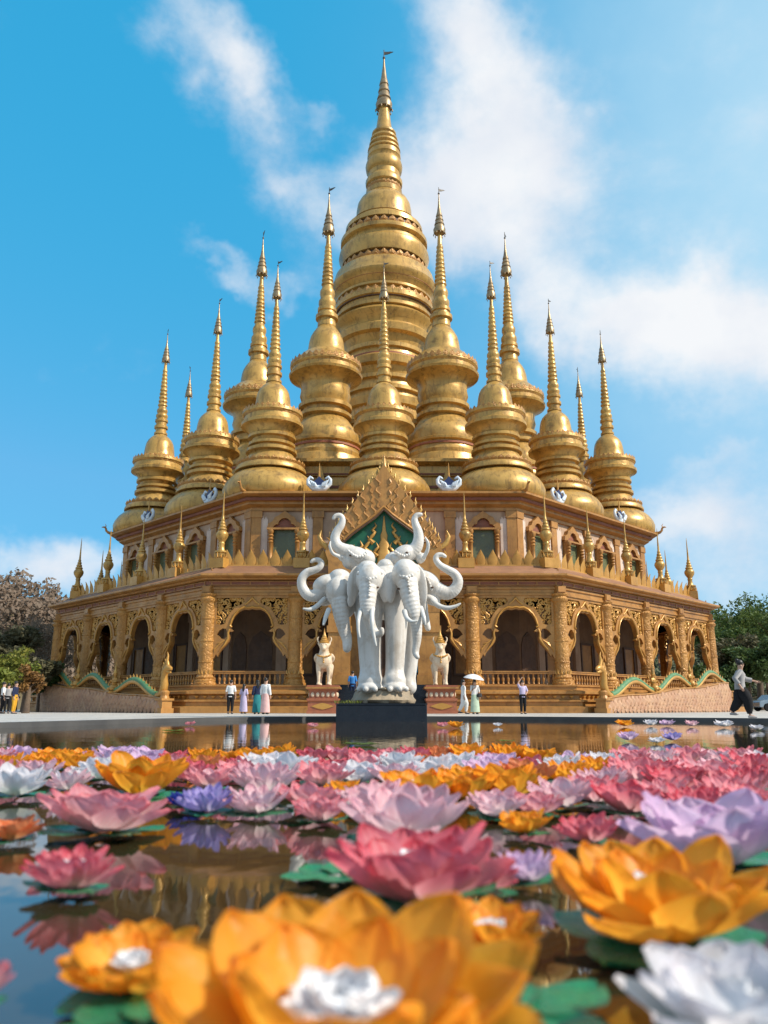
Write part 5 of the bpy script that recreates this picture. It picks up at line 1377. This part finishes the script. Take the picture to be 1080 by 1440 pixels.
# ------------------------------------------------------------------ floating lotus lamps (unit diameter meshes, scaled per lotus)
def petals(rings_, seed, name):
    """rings_: (count, length, width, start angle, bend, base radius, twist)"""
    rnd = random.Random(seed); V_ = []; F_ = []; T_ = []; S_ = []
    nu, nv = 9, 12
    for (n, ln, wd, a0, bend, r0, tw) in rings_:
        for i in range(n):
            az = 2*pi*(i+tw)/n + rnd.uniform(-.10,.10); A0 = R(a0+rnd.uniform(-7,7)); L = ln*rnd.uniform(.92,1.06); W = wd*rnd.uniform(.92,1.08); B = R(bend+rnd.uniform(-9,9)); rndw = rnd.uniform(-1,1.6); rollv = rnd.uniform(-.10,.10)
            x, z = r0, .02+rnd.uniform(0,.012); base = len(V_); cup = rnd.uniform(.32,.5)
            for j in range(nv+1):
                t = j/nv; ang = A0 + B*t
                if j: x += cos(ang)*L/nv; z += sin(ang)*L/nv
                w = W*((.34+.66*sin(pi/2*min(1, t/.55))) if t < .55 else (max(0, 1-((t-.55)/.45)**2.4))**(.72+.12*rndw))
                if j == nv: w = .004
                curl = -.05*L*max(0, t-.8)*5*(.5+rnd.random()*.2)
                nx, nz = -sin(ang), cos(ang)
                for k in range(nu):
                    s = -1+2*k/(nu-1)
                    lift = cup*w*s*s*(1-.35*t) + rollv*w*s + .014*sin(7*s+5*t+az*3)*t
                    px = x + nx*lift + cos(ang)*curl*0; pz = z + nz*lift + curl*(1-abs(s))*.3; py = w*s*(1-.12*s*s)
                    c, q = cos(az), sin(az)
                    V_.append((px*c-py*q, px*q+py*c, max(pz, .006))); T_.append(t); S_.append(s)
            for j in range(nv):
                for k in range(nu-1):
                    a = base+j*nu+k; F_.append((a, a+1, a+nu+1, a+nu))
    me = bpy.data.meshes.new(name); me.from_pydata(V_, [], F_); me.update()
    at_ = me.attributes.new('t', 'FLOAT', 'POINT'); at_.data.foreach_set('value', T_)
    as_ = me.attributes.new('s', 'FLOAT', 'POINT'); as_.data.foreach_set('value', S_)
    me.polygons.foreach_set('use_smooth', [True]*len(me.polygons))
    return me
def pad_mesh(seed):
    rnd = random.Random(seed); mb = MB()
    for i in range(5):
        a = 2*pi*i/5+rnd.uniform(-.3,.3); L = rnd.uniform(.30,.44); n = 10
        vs = []; fs = []
        for j in range(n+1):
            t = j/n; w = .17*sin(pi*min(1,(t*.9+.08)))**.7
            for k in (-1,-.5,0,.5,1):
                x = .05+L*t; y = w*k; z = .006+.02*t*t+.012*k*k+.008*sin(7*t+k*4+i)+.003*i
                vs.append((x*cos(a)-y*sin(a), x*sin(a)+y*cos(a), z))
        for j in range(n):
            for k in range(4): q = j*5+k; fs.append((q,q+1,q+6,q+5))
        mb.add(vs, fs)
    return mb.mesh('lily_pad', 180)
LV = []
for v_ in range(4):
    LV.append(dict(
      outer=petals([(8,.47,.165,12,34,.05,0),(8,.45,.155,27,30,.045,.5)], 10+v_, 'outer_petals'),
      inner=petals([(8,.36,.135,36,26,.04,.25)], 20+v_, 'inner_petals'),
      tuft=petals([(10,.17,.065,28,30,.02,0),(9,.15,.06,52,20,.02,.5),(7,.12,.055,74,5,.01,.2)], 30+v_, 'tuft'),
      dense_o=petals([(11,.44,.10,12,32,.06,0),(11,.41,.10,30,28,.055,.5)], 40+v_, 'dense_outer'),
      dense_i=petals([(9,.34,.09,44,24,.045,.2)], 50+v_, 'dense_inner'),
      pad=pad_mesh(60+v_)))

NCOL = {'orange':'orange','pink':'pink','crimson':'crimson pink','rose':'pale pink','white':'white','lilac':'lilac','violet':'violet','blue':'dark blue','peach':'peach'}
rl = random.Random(21)
LG = 'floating lotus lamps on the pool'
def lotus(px, py, wpx, colour, label, dense=False, dia=None, tilt=None, pad=True, inner=None, rot=None, zs=1.0):
    X, Y, zc = on_level(px, py, .02)
    D = dia or max(.18, min(.66, wpx*zc/F))
    D *= 1.04
    t = thing('lotus_lamp', label, 'lotus lamp', (X*(Y+D*.2)/Y, Y + D*.2, .012), rl.uniform(0, 6.28) if rot is None else rot, LG)
    t.scale = (D*rl.uniform(.95,1.06), D, D*rl.uniform(.86,1.12))
    t.rotation_euler = (R(rl.uniform(-5,5)), R(rl.uniform(-5,5)), t.rotation_euler.z)
    t.rotation_mode = 'ZYX'
    if tilt is not None: t.rotation_euler = (R(tilt), 0, t.rotation_euler.z); t.scale = (D, D, D*zs)
    v = LV[rl.randrange(4)]
    mesh_obj('outer_petals', v['dense_o' if dense else 'outer'], PET[colour], t)
    mesh_obj('inner_petals', v['dense_i' if dense else 'inner'], PET[inner or colour], t)
    c_ = mesh_obj('center_tuft', v['tuft'], M['tuft'], t); c_.location = (0,0,.12); c_.scale = (.82,.82,.82)
    if not pad or wpx < 125 and not dia: c_.scale = (.5,.5,.6)
    if pad: mesh_obj('lily_pad', v['pad'], M['pad'], t)
    return t
# foreground and middle lotuses seen one by one
H = [
 (478,1590,0,'orange','largest orange lotus lamp, front centre, with a big white tuft',dict(dia=.51,rot=.35,tilt=9,zs=.82)),
 (182,1400,225,'orange','small orange lotus lamp left of the largest orange one',dict(tilt=9,zs=.85)),
 (932,1346,372,'orange','wide open orange lotus lamp at right, second largest of the orange ones',dict(rot=.1,tilt=5)),
 (690,1340,165,'orange','small orange lotus lamp peeping out behind the largest one on its right',dict()),
 (1040,1500,300,'white','white lotus lamp cut off by the bottom right picture corner',dict(dia=.29,tilt=0,rot=.55)),
 (-78,1432,180,'pink','pink lotus lamp of which one petal tip shows at the lower left picture edge',dict()),
 (588,1282,300,'crimson','crimson pink lotus lamp right behind the largest orange one',dict()),
 (142,1176,200,'pink','broad pink lotus lamp on the left with its reflection in open water',dict()),
 (96,1254,150,'crimson','small many petalled crimson lotus lamp alone on the left water',dict(dense=True)),
 (1010,1232,300,'lilac','broad lilac lotus lamp at the right edge behind the wide orange one',dict()),
 (290,1143,100,'violet','small violet lotus lamp beside the dark blue one',dict(dense=True)),
 (262,1134,64,'blue','dark blue lotus lamp, the only blue one',dict(dense=True)),
 (362,1144,112,'rose','pale pink many petalled lotus lamp right of the violet one',dict(dense=True)),
 (452,1156,92,'pink','pink lotus lamp left of the pale pink group in the middle',dict()),
 (568,1192,205,'rose','large pale pink lotus lamp behind the crimson one in the middle',dict()),
 (738,1173,84,'orange','small orange lotus lamp in front of the pink pair right of centre',dict()),
 (829,1186,112,'crimson','small dark pink lotus lamp just behind the wide orange one',dict(dense=True)),
 (742,1240,80,'lilac','small lilac lotus lamp left of the wide orange one',dict(dense=True)),
 (672,1252,130,'crimson','crimson pink lotus lamp touching the right side of the larger crimson one',dict()),
 (700,1150,100,'rose','pale pink lotus lamp with white inside, right of centre',dict()),
 (752,1147,96,'pink','dusky pink lotus lamp beside the pale one right of centre',dict()),
 (15,1182,90,'peach','peach lotus lamp cut by the left picture edge, next to the broad pink one',dict()),
]
for (x, y, w, c, lab, kw) in H: lotus(x, y, w, c, lab, **kw)
# rows behind them, listed from left to right as in the photo: (px, py, width px, colour)
ROWS = [
 ('fourth farthest row', [(20,1118,112,'white'),(96,1109,80,'rose'),(196,1120,142,'orange'),(292,1106,90,'pink'),(372,1112,120,'rose'),(432,1136,96,'pink'),(484,1120,66,'orange'),(530,1138,120,'rose'),(586,1128,120,'orange'),(648,1126,120,'orange'),(716,1122,110,'orange'),(702,1138,70,'pink'),(790,1134,110,'rose'),(838,1124,110,'pink'),(880,1140,120,'crimson'),(936,1130,116,'pink'),(982,1146,120,'crimson'),(1030,1134,120,'pink'),(1076,1148,120,'pink')]),
 ('third farthest row', [(-14,1098,90,'pink'),(52,1094,84,'rose'),(140,1094,84,'white'),(226,1094,84,'pink'),(268,1096,76,'crimson'),(330,1094,76,'pink'),(398,1095,96,'white'),(452,1104,84,'pink'),(500,1098,96,'white'),(556,1101,84,'rose'),(606,1098,96,'white'),(650,1103,76,'orange'),(690,1096,96,'lilac'),(742,1103,90,'peach'),(800,1100,96,'orange'),(848,1108,92,'rose'),(900,1104,96,'pink'),(948,1108,92,'crimson'),(1000,1104,96,'pink'),(1052,1112,100,'crimson')]),
 ('second farthest row', [(8,1082,72,'orange'),(60,1080,72,'orange'),(106,1082,70,'orange'),(150,1081,76,'lilac'),(196,1082,76,'lilac'),(240,1080,64,'crimson'),(288,1083,72,'peach'),(338,1082,60,'crimson'),(372,1083,84,'white'),(430,1086,60,'pink'),(470,1086,72,'crimson'),(515,1083,70,'pink'),(560,1086,76,'white'),(604,1084,72,'peach'),(648,1086,80,'white'),(700,1083,76,'lilac'),(744,1086,64,'crimson'),(790,1086,84,'white'),(838,1088,80,'orange'),(884,1088,76,'pink'),(926,1090,80,'crimson'),(968,1088,84,'pink'),(1012,1090,76,'rose'),(1056,1090,84,'crimson')]),
 ('farthest row', [(-4,1068,64,'pink'),(30,1067,60,'lilac'),(72,1070,64,'orange'),(112,1070,58,'orange'),(160,1068,66,'lilac'),(206,1069,60,'lilac'),(246,1070,52,'crimson'),(284,1069,64,'orange'),(324,1071,50,'orange'),(352,1068,60,'orange'),(392,1067,60,'orange'),(440,1071,56,'crimson'),(474,1069,58,'pink'),(512,1070,58,'crimson'),(548,1069,52,'pink'),(584,1070,56,'crimson'),(618,1068,60,'peach'),(656,1069,60,'orange'),(690,1070,50,'crimson'),(716,1068,62,'orange'),(758,1068,60,'orange'),(806,1075,56,'lilac'),(850,1076,60,'white'),(890,1074,66,'pink'),(930,1074,62,'rose'),(968,1072,64,'pink'),(1004,1072,60,'rose'),(1040,1070,66,'pink'),(1074,1072,60,'rose')]),
]
ORD = ['first','second','third','fourth','fifth','sixth','seventh','eighth','ninth','tenth','eleventh','twelfth']
for rn, lst in ROWS:
    cnt = {}
    tot = {}
    for q in lst: tot[q[3]] = tot.get(q[3], 0)+1
    for (x, y, w, c) in lst:
        cnt[c] = cnt.get(c, 0)+1
        if tot[c] == 1: lab = f'the only {NCOL[c]} lotus lamp in the {rn}'
        else: lab = f'{NCOL[c]} lotus lamp, {ORD[cnt[c]-1]} {NCOL[c]} one from the left in the {rn}'
        lotus(x, y+4+rl.uniform(-2,2), w*rl.uniform(.95,1.12), c, lab, dense=rl.random() < .3, inner={'rose':'white','pink':'rose'}.get(c) if rl.random() < .3 else None)
# stray lamps near the far pool edge
FAR = [(641,1023,26,'orange','bright orange lotus lamp floating alone right of the black plinth'),(622,1022,18,'pink','tiny pink lotus lamp beside the bright orange one near the plinth'),
 (878,1021,26,'orange','orange lotus lamp under the far pool edge below the right naga wall'),(916,1020,22,'white','white lotus lamp right of the orange one under the far pool edge'),(938,1020,24,'lilac','pale lilac lotus lamp under the far pool edge below the right naga'),
 (884,1041,32,'lilac','lilac lotus lamp floating alone on gold reflections right of centre'),(924,1044,24,'white','white lotus lamp in the middle of three on the gold reflections'),(946,1041,30,'violet','violet lotus lamp, rightmost of three on the gold reflections'),
 (972,1021,20,'rose','pale pink lotus lamp by the far pool edge left of the striding person'),(1018,1022,28,'white','white lotus lamp below the feet of the striding person'),(1064,1026,20,'white','white lotus lamp at the far right of the far pool edge'),
 (700,1021,14,'white','tiny white lotus lamp by the far pool edge below the raised arm person'),(440,1022,18,'pink','tiny pink lotus lamp left of the black plinth by the far pool edge'),(268,1020,16,'pink','tiny pink lotus lamp by the far pool edge below the left arcade')]
for (x, y, w, c, lab) in FAR: lotus(x, y, w, c, lab, dia=max(.2, min(.6, w*on_level(x, y)[2]/F)), pad=False)
# floating leaves without a flower
for (px, py, s, lab, m_) in ((245,1028,.5,'yellow green leaf floating alone near the left pool edge','leaf_lime'),(508,1047,.5,'pale green leaf floating in front of the black plinth','leaf_mid'),(712,1042,.3,'thin pale leaf floating right of the black plinth','leaf_lime'),
   (470,1232,.30,'round green leaf left of the crimson lotus','pad'),(610,1206,.25,'green leaf between the pale pink and the crimson lotus','pad'),(738,1430,.34,'big green leaf at the bottom right of the largest orange lotus','pad'),(200,1450,.30,'green leaf at the bottom left of the largest orange lotus','pad')):
    X, Y, _ = on_level(px, py, .01)
    o = mesh_obj('floating_leaf', LV[0]['pad'], M[m_], None, (X, Y, .008), rl.uniform(0, 6)); o.scale = (s, s, s); tag(o, lab, 'leaf', 'leaves floating on the pool')
